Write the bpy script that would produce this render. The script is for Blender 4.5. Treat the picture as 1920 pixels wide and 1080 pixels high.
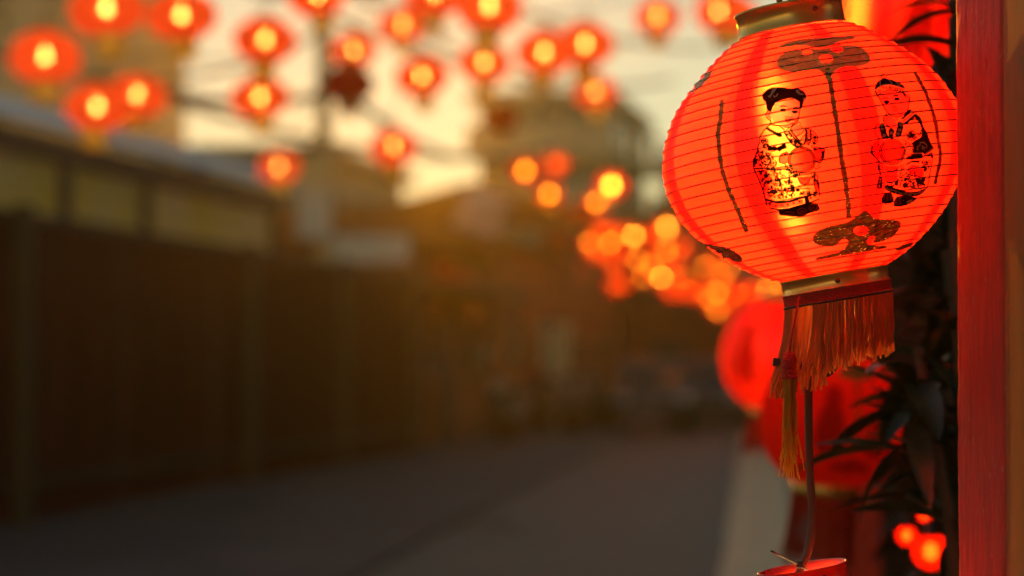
import bpy, bmesh, math, random
from mathutils import Vector, Matrix, geometry
from mathutils.bvhtree import BVHTree
R = math.radians
random.seed(7)
scene = bpy.context.scene
for o in list(bpy.data.objects):
    bpy.data.objects.remove(o)

# ------------------------------------------------------------------ camera
F = 4533.0                      # focal length in pixels of a 1920 px wide frame (85 mm)
CAM = Vector((0.0, 0.0, 1.5))
YAW, PITCH = 9.64, 1.643
cam_d = bpy.data.cameras.new('camera')
cam = bpy.data.objects.new('camera', cam_d)
scene.collection.objects.link(cam)
cam.location = CAM
cam.rotation_euler = (R(90 + PITCH), 0, R(YAW))
cam_d.sensor_width = 36.0
cam_d.lens = 85.0
cam_d.clip_start = 0.05
cam_d.clip_end = 5000
cam_d.dof.use_dof = True
cam_d.dof.focus_distance = 2.76
cam_d.dof.aperture_fstop = 2.8
cam_d.dof.aperture_blades = 0
scene.camera = cam
scene.render.resolution_x, scene.render.resolution_y = 1024, 576

# ------------------------------------------------------------------ sky, sun, exposure
SUN_EL, SUN_AZ = 5.0, -12.0
world = bpy.data.worlds.new('World')
scene.world = world
world.use_nodes = True
wn = world.node_tree
wn.nodes.clear()
sky = wn.nodes.new('ShaderNodeTexSky')
sky.sky_type = 'NISHITA'
sky.sun_disc = False
sky.sun_elevation = R(SUN_EL)
sky.sun_rotation = R(SUN_AZ)
sky.air_density = 0.9
sky.dust_density = 0.0
sky.ozone_density = 0.0
bg = wn.nodes.new('ShaderNodeBackground')
bg.inputs['Strength'].default_value = 0.11
wo = wn.nodes.new('ShaderNodeOutputWorld')
wn.links.new(sky.outputs[0], bg.inputs[0])
wn.links.new(bg.outputs[0], wo.inputs[0])

sun_d = bpy.data.lights.new('sun', 'SUN')
sun_d.energy = 0.70
sun_d.angle = R(0.5)
sun_d.color = (1.0, 0.31, 0.012)
sun = bpy.data.objects.new('sun', sun_d)
scene.collection.objects.link(sun)
_sd = Vector((math.sin(R(SUN_AZ)) * math.cos(R(SUN_EL)), math.cos(R(SUN_AZ)) * math.cos(R(SUN_EL)), math.sin(R(SUN_EL))))
sun.rotation_euler = _sd.to_track_quat('Z', 'Y').to_euler()
sun.location = (0, 0, 30)

vs = scene.view_settings
vs.view_transform = 'Standard'
vs.look = 'None'
vs.gamma = 1.0
vs.exposure = 0.0
vs.use_curve_mapping = False
scene.render.engine = 'CYCLES'
cy = scene.cycles
cy.use_denoising = True
cy.denoiser = 'OPENIMAGEDENOISE'
cy.max_bounces = 8
cy.diffuse_bounces = 3
cy.glossy_bounces = 3
cy.transmission_bounces = 6
cy.transparent_max_bounces = 10
cy.volume_bounces = 0
cy.sample_clamp_indirect = 6.0
cy.caustics_reflective = False
cy.caustics_refractive = False
cy.use_light_tree = True

HAZE_DENSITY = 0.002
HAZE_G = 0.85
HAZE_COL = (.93, .93, .27, 1)
HAZE_TOP = 18.0

# ------------------------------------------------------------------ helpers
col = scene.collection
_cy, _sy, _cp, _sp = math.cos(R(YAW)), math.sin(R(YAW)), math.cos(R(PITCH)), math.sin(R(PITCH))
RIGHT = Vector((_cy, _sy, 0))
FWD = Vector((-_sy * _cp, _cy * _cp, _sp))
UPV = RIGHT.cross(FWD)

def ray(px, py):
    return FWD + RIGHT * ((px - 960) / F) + UPV * ((540 - py) / F)

def at(px, py, d):
    """world point seen at photograph pixel (px, py), d metres in front of the camera"""
    return CAM + ray(px, py) * d

def on_x(px, py, X):
    r = ray(px, py)
    return CAM + r * (X / r.x)

def on_ground(px, py, z=0.0):
    r = ray(px, py)
    return CAM + r * ((z - CAM.z) / r.z)

class MB:
    def __init__(s):
        s.v, s.f, s.uv = [], [], None
    def add(s, verts, faces):
        n = len(s.v)
        s.v += [tuple(v) for v in verts]
        s.f += [tuple(i + n for i in f) for f in faces]
        return s
    def box(s, a, b, M=None):
        x0, y0, z0 = a; x1, y1, z1 = b
        vs_ = [Vector(p) for p in ((x0,y0,z0),(x1,y0,z0),(x1,y1,z0),(x0,y1,z0),(x0,y0,z1),(x1,y0,z1),(x1,y1,z1),(x0,y1,z1))]
        if M is not None:
            vs_ = [M @ v for v in vs_]
        return s.add(vs_, [(0,3,2,1),(4,5,6,7),(0,1,5,4),(1,2,6,5),(2,3,7,6),(3,0,4,7)])
    def lathe(s, prof, n=32, cap0=False, cap1=False):
        """prof: list of (r, z)"""
        vs_, fs = [], []
        for r, z in prof:
            for k in range(n):
                a = 2 * math.pi * k / n
                vs_.append((r * math.sin(a), -r * math.cos(a), z))
        for i in range(len(prof) - 1):
            for k in range(n):
                k2 = (k + 1) % n
                fs.append((i*n+k, i*n+k2, (i+1)*n+k2, (i+1)*n+k))
        if cap0: fs.append(tuple(reversed(range(n))))
        if cap1: fs.append(tuple((len(prof)-1)*n + k for k in range(n)))
        return s.add(vs_, fs)
    def tube(s, pts, r, n=8, caps=True, flat=1.0, taper=None):
        pts = [Vector(p) for p in pts]
        vs_, fs = [], []
        up = Vector((0.123, 0.2, 0.97))
        for i, p in enumerate(pts):
            t = (pts[min(i+1, len(pts)-1)] - pts[max(i-1, 0)]).normalized()
            a = t.cross(up)
            if a.length < 1e-4: a = t.cross(Vector((1, 0, 0)))
            a.normalize(); b = t.cross(a)
            rr = r if taper is None else r + (taper - r) * i / max(1, len(pts)-1)
            for k in range(n):
                q = 2 * math.pi * k / n
                vs_.append(p + a * (rr * math.cos(q)) + b * (rr * flat * math.sin(q)))
        for i in range(len(pts) - 1):
            for k in range(n):
                k2 = (k + 1) % n
                fs.append((i*n+k, i*n+k2, (i+1)*n+k2, (i+1)*n+k))
        if caps:
            fs.append(tuple(reversed(range(n)))); fs.append(tuple((len(pts)-1)*n + k for k in range(n)))
        return s.add(vs_, fs)
    def mesh(s, name, mat, smooth=False):
        me = bpy.data.meshes.new(name)
        me.from_pydata(s.v, [], s.f)
        me.update()
        for m in (mat if isinstance(mat, (list, tuple)) else [mat]):
            me.materials.append(m)
        if smooth:
            me.polygons.foreach_set('use_smooth', [True] * len(me.polygons))
        return me
    def build(s, name, mat, parent=None, smooth=False, bevel=0):
        o = bpy.data.objects.new(name, s.mesh(name, mat, smooth))
        col.objects.link(o)
        if parent: o.parent = parent
        if bevel:
            md = o.modifiers.new('bevel', 'BEVEL'); md.width = bevel; md.segments = 2; md.limit_method = 'ANGLE'
        return o

def link(name, me, parent=None, loc=(0,0,0), rot=(0,0,0), scale=None):
    o = bpy.data.objects.new(name, me)
    col.objects.link(o)
    if parent: o.parent = parent
    o.location = loc; o.rotation_euler = rot
    if scale is not None: o.scale = (scale,)*3 if not hasattr(scale, '__len__') else scale
    return o

def tag(o, label=None, cat=None, group=None, kind=None):
    if label: o['label'] = label
    if cat: o['category'] = cat
    if group: o['group'] = group
    if kind: o['kind'] = kind
    return o

def empty(name, loc, label, cat, group=None, rot=(0,0,0)):
    o = bpy.data.objects.new(name, None)
    col.objects.link(o)
    o.empty_display_size = 0.1
    o.location = loc; o.rotation_euler = rot
    return tag(o, label, cat, group)

def copy_tree(o, parent=None):
    c = o.copy(); col.objects.link(c); c.parent = parent
    for ch in list(o.children):
        copy_tree(ch, c)
    return c

# ------------------------------------------------------------------ materials
def new_mat(name):
    m = bpy.data.materials.new(name); m.use_nodes = True
    nt = m.node_tree; nt.nodes.clear()
    out = nt.nodes.new('ShaderNodeOutputMaterial')
    return m, nt, out

def N(nt, kind, **kw):
    n = nt.nodes.new(kind)
    for k, v in kw.items():
        if k in n.inputs: n.inputs[k].default_value = v
        else: setattr(n, k, v)
    return n

def c4(c): return (c[0], c[1], c[2], 1.0)

def surf(name, c1, c2=None, rough=0.7, metal=0.0, scale=6.0, stretch=(1,1,1), bump=0.0, bscale=None, spec=0.5, detail=5.0):
    """principled surface: two colours mixed by object-space noise, with fine relief"""
    m, nt, out = new_mat(name)
    b = N(nt, 'ShaderNodeBsdfPrincipled')
    b.inputs['Roughness'].default_value = rough
    b.inputs['Metallic'].default_value = metal
    b.inputs['Specular IOR Level'].default_value = spec
    tc = N(nt, 'ShaderNodeTexCoord'); mp = N(nt, 'ShaderNodeMapping')
    mp.inputs['Scale'].default_value = stretch
    nt.links.new(tc.outputs['Object'], mp.inputs['Vector'])
    nz = N(nt, 'ShaderNodeTexNoise', Scale=scale, Detail=detail, Roughness=0.6)
    nt.links.new(mp.outputs[0], nz.inputs['Vector'])
    rp = N(nt, 'ShaderNodeValToRGB')
    rp.color_ramp.elements[0].position = 0.35; rp.color_ramp.elements[1].position = 0.68
    rp.color_ramp.elements[0].color = c4(c1); rp.color_ramp.elements[1].color = c4(c2 or c1)
    nt.links.new(nz.outputs['Fac'], rp.inputs[0])
    nt.links.new(rp.outputs[0], b.inputs['Base Color'])
    if bump:
        n2 = N(nt, 'ShaderNodeTexNoise', Scale=bscale or scale * 5, Detail=6.0)
        nt.links.new(mp.outputs[0], n2.inputs['Vector'])
        bp = N(nt, 'ShaderNodeBump', Strength=bump, Distance=0.02)
        nt.links.new(n2.outputs['Fac'], bp.inputs['Height'])
        nt.links.new(bp.outputs[0], b.inputs['Normal'])
    nt.links.new(b.outputs[0], out.inputs[0])
    return m

def emit(name, color, strength):
    m, nt, out = new_mat(name)
    e = N(nt, 'ShaderNodeEmission', Strength=strength)
    e.inputs['Color'].default_value = c4(color)
    nt.links.new(e.outputs[0], out.inputs[0])
    return m

def paper_simple(name, colr, trans=0.25, tint=(1, .5, .1)):
    m, nt, out = new_mat(name)
    tl = N(nt, 'ShaderNodeBsdfTranslucent'); tl.inputs[0].default_value = c4(colr)
    df = N(nt, 'ShaderNodeBsdfDiffuse'); df.inputs[0].default_value = c4(colr)
    mx = N(nt, 'ShaderNodeMixShader'); mx.inputs[0].default_value = 0.3
    nt.links.new(tl.outputs[0], mx.inputs[1]); nt.links.new(df.outputs[0], mx.inputs[2])
    tr = N(nt, 'ShaderNodeBsdfTransparent'); tr.inputs[0].default_value = c4(tint)
    m2 = N(nt, 'ShaderNodeMixShader'); m2.inputs[0].default_value = trans
    nt.links.new(mx.outputs[0], m2.inputs[1]); nt.links.new(tr.outputs[0], m2.inputs[2])
    nt.links.new(m2.outputs[0], out.inputs[0])
    return m

M = {}
M['asphalt'] = surf('asphalt', (.034,.024,.015), (.074,.052,.032), rough=.50, scale=.55, bump=.25, bscale=60, spec=.12)
M['concrete'] = surf('concrete', (.085,.080,.078), (.13,.125,.12), rough=.75, scale=.8, bump=.2, bscale=30, spec=.2)
M['glintstrip'] = surf('painted_road_reflection', (.58,.33,.08), (.74,.46,.13), rough=.34, scale=1.6, stretch=(2,.6,1), bump=.12, bscale=12, spec=.08)  # golden base colour stands in for lantern light mirrored on the road
M['ground'] = surf('ground', (.06,.05,.04), (.09,.075,.06), rough=.9, scale=.3)
M['rust'] = surf('rusty_sheet', (.085,.012,.004), (.15,.026,.008), rough=.65, scale=1.3, stretch=(3,3,.4), bump=.1)
M['rail'] = surf('fence_rail', (.07,.035,.018), (.11,.06,.03), rough=.6, scale=3)
M['post_olive'] = surf('olive_post', (.12,.085,.035), (.17,.12,.05), rough=.7, scale=3, stretch=(4,4,.5))
M['darkwood'] = surf('dark_wood', (.06,.025,.010), (.11,.045,.018), rough=.7, scale=2, stretch=(3,3,.6))
M['beam'] = surf('shed_beam', (.09,.05,.03), (.13,.075,.045), rough=.7, scale=2)
M['palemetal'] = surf('pale_roof_metal', (.66,.69,.70), (.78,.80,.80), rough=.45, scale=1.5, metal=.0)
M['render_grey'] = surf('grey_render', (.40,.36,.27), (.52,.47,.36), rough=.85, scale=.5)
M['render_tan'] = surf('tan_render', (.58,.48,.30), (.70,.60,.38), rough=.85, scale=.4)
M['render_pink'] = surf('pinkish_render', (.30,.19,.13), (.38,.25,.17), rough=.85, scale=.4)
M['render_dark'] = surf('brown_render', (.30,.085,.018), (.42,.13,.03), rough=.85, scale=.6)
M['tile_roof'] = surf('roof_tile', (.32,.10,.02), (.44,.16,.04), rough=.8, scale=1.2)
M['glass'] = surf('window_glass', (.03,.035,.035), (.06,.06,.055), rough=.12, scale=.6, spec=.8)
M['frame'] = surf('window_frame', (.22,.17,.11), (.28,.22,.14), rough=.6, scale=3)
M['signwhite'] = surf('sign_white', (.70,.66,.55), (.80,.76,.64), rough=.5, scale=2)
M['pillar'] = surf('pale_pillar', (.78,.72,.36), (.86,.80,.44), rough=.8, scale=2, bump=.1)
M['redcloth'] = surf('red_cloth', (.62,.02,.01), (.78,.04,.015), rough=.8, scale=3)
M['pinkcloth'] = surf('pink_white_cloth', (.75,.42,.36), (.85,.60,.52), rough=.8, scale=2)
M['black_rubber'] = surf('black_rubber', (.012,.012,.013), (.02,.02,.02), rough=.5, scale=20)
M['cable'] = surf('black_cable', (.03,.026,.022), (.05,.045,.04), rough=.6, scale=10)
M['browncable'] = surf('brown_flat_cable', (.10,.035,.022), (.17,.07,.045), rough=.5, scale=30, stretch=(1,1,.3), bump=.2, bscale=200)
M['polecon'] = surf('pole_concrete', (.70,.54,.26), (.80,.64,.34), rough=.85, scale=3, bump=.15)
M['carpaint'] = surf('dark_car_paint', (.012,.012,.014), (.02,.02,.022), rough=.25, scale=1)
M['carpale'] = surf('silver_car_paint', (.16,.15,.15), (.20,.19,.18), rough=.3, scale=1)
M['terracotta'] = surf('terracotta', (.22,.07,.04), (.30,.10,.06), rough=.8, scale=6)
M['leaf'] = surf('leaf_green', (.012,.022,.008), (.032,.050,.018), rough=.38, scale=14, stretch=(1,1,1), spec=.5)
M['leafpot'] = surf('pot_plant_leaf', (.03,.055,.02), (.06,.09,.035), rough=.5, scale=14)
M['bark'] = surf('bark', (.05,.035,.02), (.09,.065,.04), rough=.9, scale=12, stretch=(1,1,.3), bump=.4)
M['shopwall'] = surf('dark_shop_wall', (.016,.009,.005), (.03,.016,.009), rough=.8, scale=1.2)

def gold_mat(name, rough, wrinkle, wscale, base=(.70,.46,.14), transl=0.0, metal=1.0, stretch=1.0, dist=.004):
    m, nt, out = new_mat(name)
    b = N(nt, 'ShaderNodeBsdfPrincipled')
    b.inputs['Base Color'].default_value = c4(base); b.inputs['Metallic'].default_value = metal
    b.inputs['Roughness'].default_value = rough
    tc = N(nt, 'ShaderNodeTexCoord')
    nz = N(nt, 'ShaderNodeTexNoise', Scale=wscale, Detail=3.0)
    mp = N(nt, 'ShaderNodeMapping'); mp.inputs['Scale'].default_value = (1, 1, stretch); mp.inputs['Rotation'].default_value = (0, .5 if stretch > 1 else 0, 0)
    nt.links.new(tc.outputs['Object'], mp.inputs[0]); nt.links.new(mp.outputs[0], nz.inputs['Vector'])
    bp = N(nt, 'ShaderNodeBump', Strength=wrinkle, Distance=dist)
    nt.links.new(nz.outputs['Fac'], bp.inputs['Height']); nt.links.new(bp.outputs[0], b.inputs['Normal'])
    if transl:
        tl = N(nt, 'ShaderNodeBsdfTranslucent'); tl.inputs[0].default_value = (.9, .45, .2, 1)
        mx = N(nt, 'ShaderNodeMixShader'); mx.inputs[0].default_value = transl
        nt.links.new(b.outputs[0], mx.inputs[1]); nt.links.new(tl.outputs[0], mx.inputs[2]); nt.links.new(mx.outputs[0], out.inputs[0])
    else:
        nt.links.new(b.outputs[0], out.inputs[0])
    return m
M['gold'] = gold_mat('brass_ring', .27, .08, 25, base=(1.0,.58,.13), metal=.72)
M['goldfoil'] = gold_mat('gold_foil_darkened', .26, 1.0, 90, base=(.62,.30,.05), transl=.04, metal=.85, stretch=2.6, dist=.012)  # darkened copy of the foil; its dim ground reflection sits in the base colour
M['foillit'] = gold_mat('gold_foil_skylit', .30, 1.0, 90, base=(1.0,.62,.14), transl=.17, metal=.6, stretch=2.6, dist=.012)  # brighter copy of the same foil, with the sky's reflection put into its colour
M['goldfar'] = gold_mat('gold_ring_plain', .4, .0, 10)

# paper of the near lantern: orange panels, darker overlap strips beside the seams, rough see-through sheen
STRIPES = [-36.5 + 45.6 * k for k in range(8)]
def paper_main(name):
    m, nt, out = new_mat(name)
    uv = N(nt, 'ShaderNodeUVMap'); uv.uv_map = 'UVMap'
    sep = N(nt, 'ShaderNodeSeparateXYZ'); nt.links.new(uv.outputs[0], sep.inputs[0])
    # u: 0..1 round the lantern; position inside one of the eight gores
    mul = N(nt, 'ShaderNodeMath', operation='MULTIPLY'); mul.inputs[1].default_value = 8.0
    nt.links.new(sep.outputs[0], mul.inputs[0])
    fr = N(nt, 'ShaderNodeMath', operation='FRACT'); nt.links.new(mul.outputs[0], fr.inputs[0])
    rp = N(nt, 'ShaderNodeValToRGB'); cr = rp.color_ramp; cr.interpolation = 'LINEAR'
    orange, red = (1.0,.0145,.004), (.70,.002,.0015)
    cr.elements[0].position = 0.0; cr.elements[0].color = c4(red)
    cr.elements[1].position = 0.215; cr.elements[1].color = c4(red)
    for p, c in ((0.222, orange), (0.90, orange), (0.91, (.84,.009,.003)), (1.0, (.84,.009,.003))):
        e = cr.elements.new(p); e.color = c4(c)
    nt.links.new(fr.outputs[0], rp.inputs[0])
    tc = N(nt, 'ShaderNodeTexCoord')
    mp = N(nt, 'ShaderNodeMapping'); mp.inputs['Scale'].default_value = (1, 1, 2.2)
    nt.links.new(tc.outputs['Object'], mp.inputs[0])
    fib = N(nt, 'ShaderNodeTexNoise', Scale=90.0, Detail=6.0, Roughness=.7); nt.links.new(mp.outputs[0], fib.inputs['Vector'])
    fr2 = N(nt, 'ShaderNodeMapRange'); fr2.inputs[1].default_value = .3; fr2.inputs[2].default_value = .7; fr2.inputs[3].default_value = .62; fr2.inputs[4].default_value = 1.0
    nt.links.new(fib.outputs['Fac'], fr2.inputs[0])
    mc = N(nt, 'ShaderNodeMix', data_type='RGBA', blend_type='MULTIPLY'); mc.inputs['Factor'].default_value = 1.0
    nt.links.new(rp.outputs[0], mc.inputs['A']); nt.links.new(fr2.outputs[0], mc.inputs['B'])
    colo = mc.outputs['Result']
    bp = N(nt, 'ShaderNodeBump', Strength=.35, Distance=.002)
    crk = N(nt, 'ShaderNodeTexNoise', Scale=230.0, Detail=3.0); nt.links.new(tc.outputs['Object'], crk.inputs['Vector'])
    nt.links.new(crk.outputs['Fac'], bp.inputs['Height'])
    tl = N(nt, 'ShaderNodeBsdfTranslucent'); df = N(nt, 'ShaderNodeBsdfDiffuse')
    nt.links.new(colo, tl.inputs[0]); nt.links.new(colo, df.inputs[0])
    mx = N(nt, 'ShaderNodeMixShader'); mx.inputs[0].default_value = .28
    nt.links.new(tl.outputs[0], mx.inputs[1]); nt.links.new(df.outputs[0], mx.inputs[2])
    rf = N(nt, 'ShaderNodeBsdfRefraction', Roughness=.66, IOR=1.20)
    tint = N(nt, 'ShaderNodeMix', data_type='RGBA'); tint.inputs['Factor'].default_value = .45
    nt.links.new(colo, tint.inputs['A']); tint.inputs['B'].default_value = (1, .62, .08, 1)
    nt.links.new(tint.outputs['Result'], rf.inputs[0]); nt.links.new(bp.outputs[0], rf.inputs['Normal'])
    m2 = N(nt, 'ShaderNodeMixShader'); m2.inputs[0].default_value = .042
    nt.links.new(mx.outputs[0], m2.inputs[1]); nt.links.new(rf.outputs[0], m2.inputs[2])
    tr = N(nt, 'ShaderNodeBsdfTransparent'); nt.links.new(colo, tr.inputs[0])
    m3 = N(nt, 'ShaderNodeMixShader'); m3.inputs[0].default_value = .012
    nt.links.new(m2.outputs[0], m3.inputs[1]); nt.links.new(tr.outputs[0], m3.inputs[2])
    gl = N(nt, 'ShaderNodeBsdfGlossy', Roughness=.35); gl.inputs[0].default_value = (1,1,1,1)
    nt.links.new(bp.outputs[0], gl.inputs['Normal'])
    m4 = N(nt, 'ShaderNodeMixShader'); m4.inputs[0].default_value = .035
    nt.links.new(m3.outputs[0], m4.inputs[1]); nt.links.new(gl.outputs[0], m4.inputs[2])
    nt.links.new(m4.outputs[0], out.inputs[0])
    return m
M['paper'] = paper_main('lantern_paper')
def ink_mat(name, colr, transl):
    m, nt, out = new_mat(name)
    tl = N(nt, 'ShaderNodeBsdfTranslucent'); tl.inputs[0].default_value = c4(colr)
    df = N(nt, 'ShaderNodeBsdfDiffuse'); df.inputs[0].default_value = c4(colr)
    mx = N(nt, 'ShaderNodeMixShader'); mx.inputs[0].default_value = 1 - transl
    nt.links.new(tl.outputs[0], mx.inputs[1]); nt.links.new(df.outputs[0], mx.inputs[2])
    nt.links.new(mx.outputs[0], out.inputs[0])
    return m
def tint_ink(name, tint):
    m, nt, out = new_mat(name)
    tr = N(nt, 'ShaderNodeBsdfTransparent'); tr.inputs[0].default_value = c4(tint)
    nt.links.new(tr.outputs[0], out.inputs[0]); return m
M['ink'] = ink_mat('black_ink', (.012,.006,.005), .3)
M['skin'] = tint_ink('skin_tone_ink', (.98,.42,.85))
M['redink'] = tint_ink('red_ink', (.92,.16,.3))
M['darkred'] = tint_ink('dark_red_ink', (.38,.10,.3))
M['lightink'] = ink_mat('pale_print', (.80,.42,.22), .25)
M['navyink'] = ink_mat('navy_ink', (.012,.010,.045), .2)
M['bulb_main'] = emit('tube_bulb_glow', (1.0,.72,.26), 260.0)
M['bulb'] = emit('bulb_glow', (1.0,.84,.38), 66.0)
M['bulbfar'] = emit('far_bulb_glow', (1.0,.56,.13), 50.0)
M['papfar'] = paper_simple('red_lantern_paper', (1.0,.10,.028), .15, (1,.58,.20))
M['papthin'] = paper_simple('thin_red_lantern_paper', (.62,.013,.003), .42, (1,.42,.07))
M['papred'] = paper_simple('heavy_red_lantern_paper', (.75,.012,.003), .12, (1,.3,.05))
M['bulbbright'] = emit('bright_bulb_glow', (1.0,.82,.28), 105.0)
M['papdim'] = paper_simple('unlit_lantern_paper', (.95,.15,.05), .03)
M['papdeep'] = paper_simple('deep_red_lantern_paper', (.72,.003,.002), .0)
def thread(name, c):
    m, nt, out = new_mat(name)
    tl = N(nt, 'ShaderNodeBsdfTranslucent'); tl.inputs[0].default_value = c4(c)
    pb = N(nt, 'ShaderNodeBsdfPrincipled', Roughness=.35); pb.inputs['Base Color'].default_value = c4(c)
    mx = N(nt, 'ShaderNodeMixShader'); mx.inputs[0].default_value = .22
    nt.links.new(tl.outputs[0], mx.inputs[1]); nt.links.new(pb.outputs[0], mx.inputs[2]); nt.links.new(mx.outputs[0], out.inputs[0])
    return m
M['fringeyellow'] = thread('yellow_thread', (1.0,.60,.10))
M['fringered'] = thread('orange_red_thread', (1.0,.42,.12))
M['braid'] = surf('red_braid', (.70,.015,.015), (.85,.03,.02), rough=.7, scale=150, bump=.6, bscale=400)
def redwood():
    m, nt, out = new_mat('red_painted_wood')
    b = N(nt, 'ShaderNodeBsdfPrincipled', Roughness=.5)
    tc = N(nt, 'ShaderNodeTexCoord'); mp = N(nt, 'ShaderNodeMapping'); mp.inputs['Scale'].default_value = (14, 14, 1.6)
    nt.links.new(tc.outputs['Object'], mp.inputs[0])
    n1 = N(nt, 'ShaderNodeTexNoise', Scale=4.0, Detail=8.0, Roughness=.7); nt.links.new(mp.outputs[0], n1.inputs['Vector'])
    rp = N(nt, 'ShaderNodeValToRGB'); rp.color_ramp.elements[0].position = .36; rp.color_ramp.elements[0].color = (.66,.04,.022,1)
    rp.color_ramp.elements[1].position = .60; rp.color_ramp.elements[1].color = (.93,.05,.03,1)
    nt.links.new(n1.outputs['Fac'], rp.inputs[0])
    mp3 = N(nt, 'ShaderNodeMapping'); mp3.inputs['Scale'].default_value = (1, 1, .35); nt.links.new(tc.outputs['Object'], mp3.inputs[0])
    n3 = N(nt, 'ShaderNodeTexNoise', Scale=170.0, Detail=4.0, Roughness=.6); nt.links.new(mp3.outputs[0], n3.inputs['Vector'])
    cr3 = N(nt, 'ShaderNodeMapRange'); cr3.inputs[1].default_value = .62; cr3.inputs[2].default_value = .72; nt.links.new(n3.outputs['Fac'], cr3.inputs[0])
    n4 = N(nt, 'ShaderNodeTexNoise', Scale=9.0, Detail=3.0); nt.links.new(tc.outputs['Object'], n4.inputs['Vector'])
    cr4 = N(nt, 'ShaderNodeMapRange'); cr4.inputs[1].default_value = .45; cr4.inputs[2].default_value = .62; nt.links.new(n4.outputs['Fac'], cr4.inputs[0])
    mm = N(nt, 'ShaderNodeMath', operation='MULTIPLY'); nt.links.new(cr3.outputs[0], mm.inputs[0]); nt.links.new(cr4.outputs[0], mm.inputs[1])
    mxc = N(nt, 'ShaderNodeMix', data_type='RGBA'); nt.links.new(mm.outputs[0], mxc.inputs['Factor']); nt.links.new(rp.outputs[0], mxc.inputs['A']); mxc.inputs['B'].default_value = (.85, .42, .30, 1)
    nt.links.new(mxc.outputs['Result'], b.inputs['Base Color'])
    mp2 = N(nt, 'ShaderNodeMapping'); mp2.inputs['Scale'].default_value = (1, 1, .22); nt.links.new(tc.outputs['Object'], mp2.inputs[0])
    n2 = N(nt, 'ShaderNodeTexNoise', Scale=150.0, Detail=6.0, Roughness=.7); nt.links.new(mp2.outputs[0], n2.inputs['Vector'])
    bp = N(nt, 'ShaderNodeBump', Strength=.9, Distance=.006); nt.links.new(n2.outputs['Fac'], bp.inputs['Height'])
    nt.links.new(bp.outputs[0], b.inputs['Normal']); nt.links.new(b.outputs[0], out.inputs[0])
    return m
M['redwood'] = redwood()
M['ochre'] = surf('ochre_plaster', (.30,.115,.02), (.40,.17,.035), rough=.8, scale=9, stretch=(1,1,.5), bump=.3, bscale=60)

# ------------------------------------------------------------------ ground, road, pavement
g = MB().add([(-400,-60,-.012),(400,-60,-.012),(400,900,-.012),(-400,900,-.012)], [(0,1,2,3)]).build('ground', M['ground']); tag(g, kind='structure')
def kerbx(y): return -3.84 - (y - 16.8) * .0624
rows = [-8, 0, 8, 14, 17, 20, 24, 28, 32, 38, 45, 55, 70, 90, 125]
rd = MB()
rv = []
for y in rows: rv += [(kerbx(min(y, 60)), y, 0), (-1.0 + 0.0*y, y, 0.004), (3.0, y, 0)]
rd.add(rv, [(3*i+j, 3*i+j+1, 3*i+3+j+1, 3*i+3+j) for i in range(len(rows)-1) for j in (0, 1)])
tag(rd.build('road', M['asphalt']), kind='structure')
pv = MB()
v = []
for y in rows:
    k = kerbx(min(y, 60)) - .003
    v += [(-8.2, y, .10), (k - .25, y, .095), (k, y, .03), (k, y, -.01)]
pv.add(v, [(4*i+j, 4*i+j+1, 4*i+4+j+1, 4*i+4+j) for i in range(len(rows)-1) for j in (0, 1, 2)])
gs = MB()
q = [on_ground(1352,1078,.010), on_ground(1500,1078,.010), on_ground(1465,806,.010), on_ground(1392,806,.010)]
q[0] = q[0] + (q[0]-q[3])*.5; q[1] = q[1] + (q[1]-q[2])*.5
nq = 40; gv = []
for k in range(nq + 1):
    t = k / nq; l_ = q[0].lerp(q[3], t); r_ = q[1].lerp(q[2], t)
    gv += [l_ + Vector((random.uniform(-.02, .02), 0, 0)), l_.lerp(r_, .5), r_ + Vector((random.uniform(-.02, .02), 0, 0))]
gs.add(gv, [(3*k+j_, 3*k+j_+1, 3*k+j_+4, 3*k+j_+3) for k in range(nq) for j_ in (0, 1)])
tag(gs.build('reflection_strip', M['glintstrip']), kind='structure')  # lantern reflection streak, laid on the road as a coloured strip
tag(pv.build('pavement', M['concrete']), kind='structure')

mc = on_ground(905, 985, 0); mh = empty('manhole_cover', (mc.x, mc.y, .009), 'round iron manhole cover in the road near the pavement edge', 'manhole')
MB().lathe([(.36,0),(.36,.012),(.30,.012)], 28).build('rim', M['rail'], mh); MB().lathe([(.297,.002),(.297,.008),(.001,.008)], 28).build('cover', M['beam'], mh)

# ------------------------------------------------------------------ left fence of rusty corrugated sheets
FX = -7.5
fence = empty('fence', (FX, 24, 0.10), 'tall dark rusty corrugated metal fence along the left side of the street', 'fence')
sh = MB(); nn = 20
for k in range(nn + 1):
    y = k / nn * 0.98; xo = .018 * math.cos(k * math.pi / 1.0)
    sh.v += [(xo, y, 0.0), (xo, y, 2.56)]
sh.f = [(2*k, 2*k+1, 2*k+3, 2*k+2) for k in range(nn)]
sheet = sh.mesh('corrugated_sheet', M['rust'])
y = 13.0; i = 0
while y < 36.0:
    link('corrugated_sheet', sheet, fence, (random.uniform(-.006,.006), y - 24, random.uniform(.0,.02)), (0, 0, random.uniform(-.006,.006)))
    y += 1.0; i += 1
MB().box((-.05,-11,2.55),(.05,12,2.63)).build('top_rail', M['rail'], fence)
MB().box((.022,-11,.30),(.06,12,.38)).build('lower_rail', M['rail'], fence)
pm = MB().box((.024,-.07,-.1),(.15,.07,2.68)).mesh('fence_post', M['post_olive'])
for px in (45,): link('fence_post', pm, fence, (0, on_x(px, 900, FX + .1).y - 24, 0))
for yy in (-9.6, 2.2, 6.6, 10.9): link('fence_post', pm, fence, (0, yy, 0))

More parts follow.
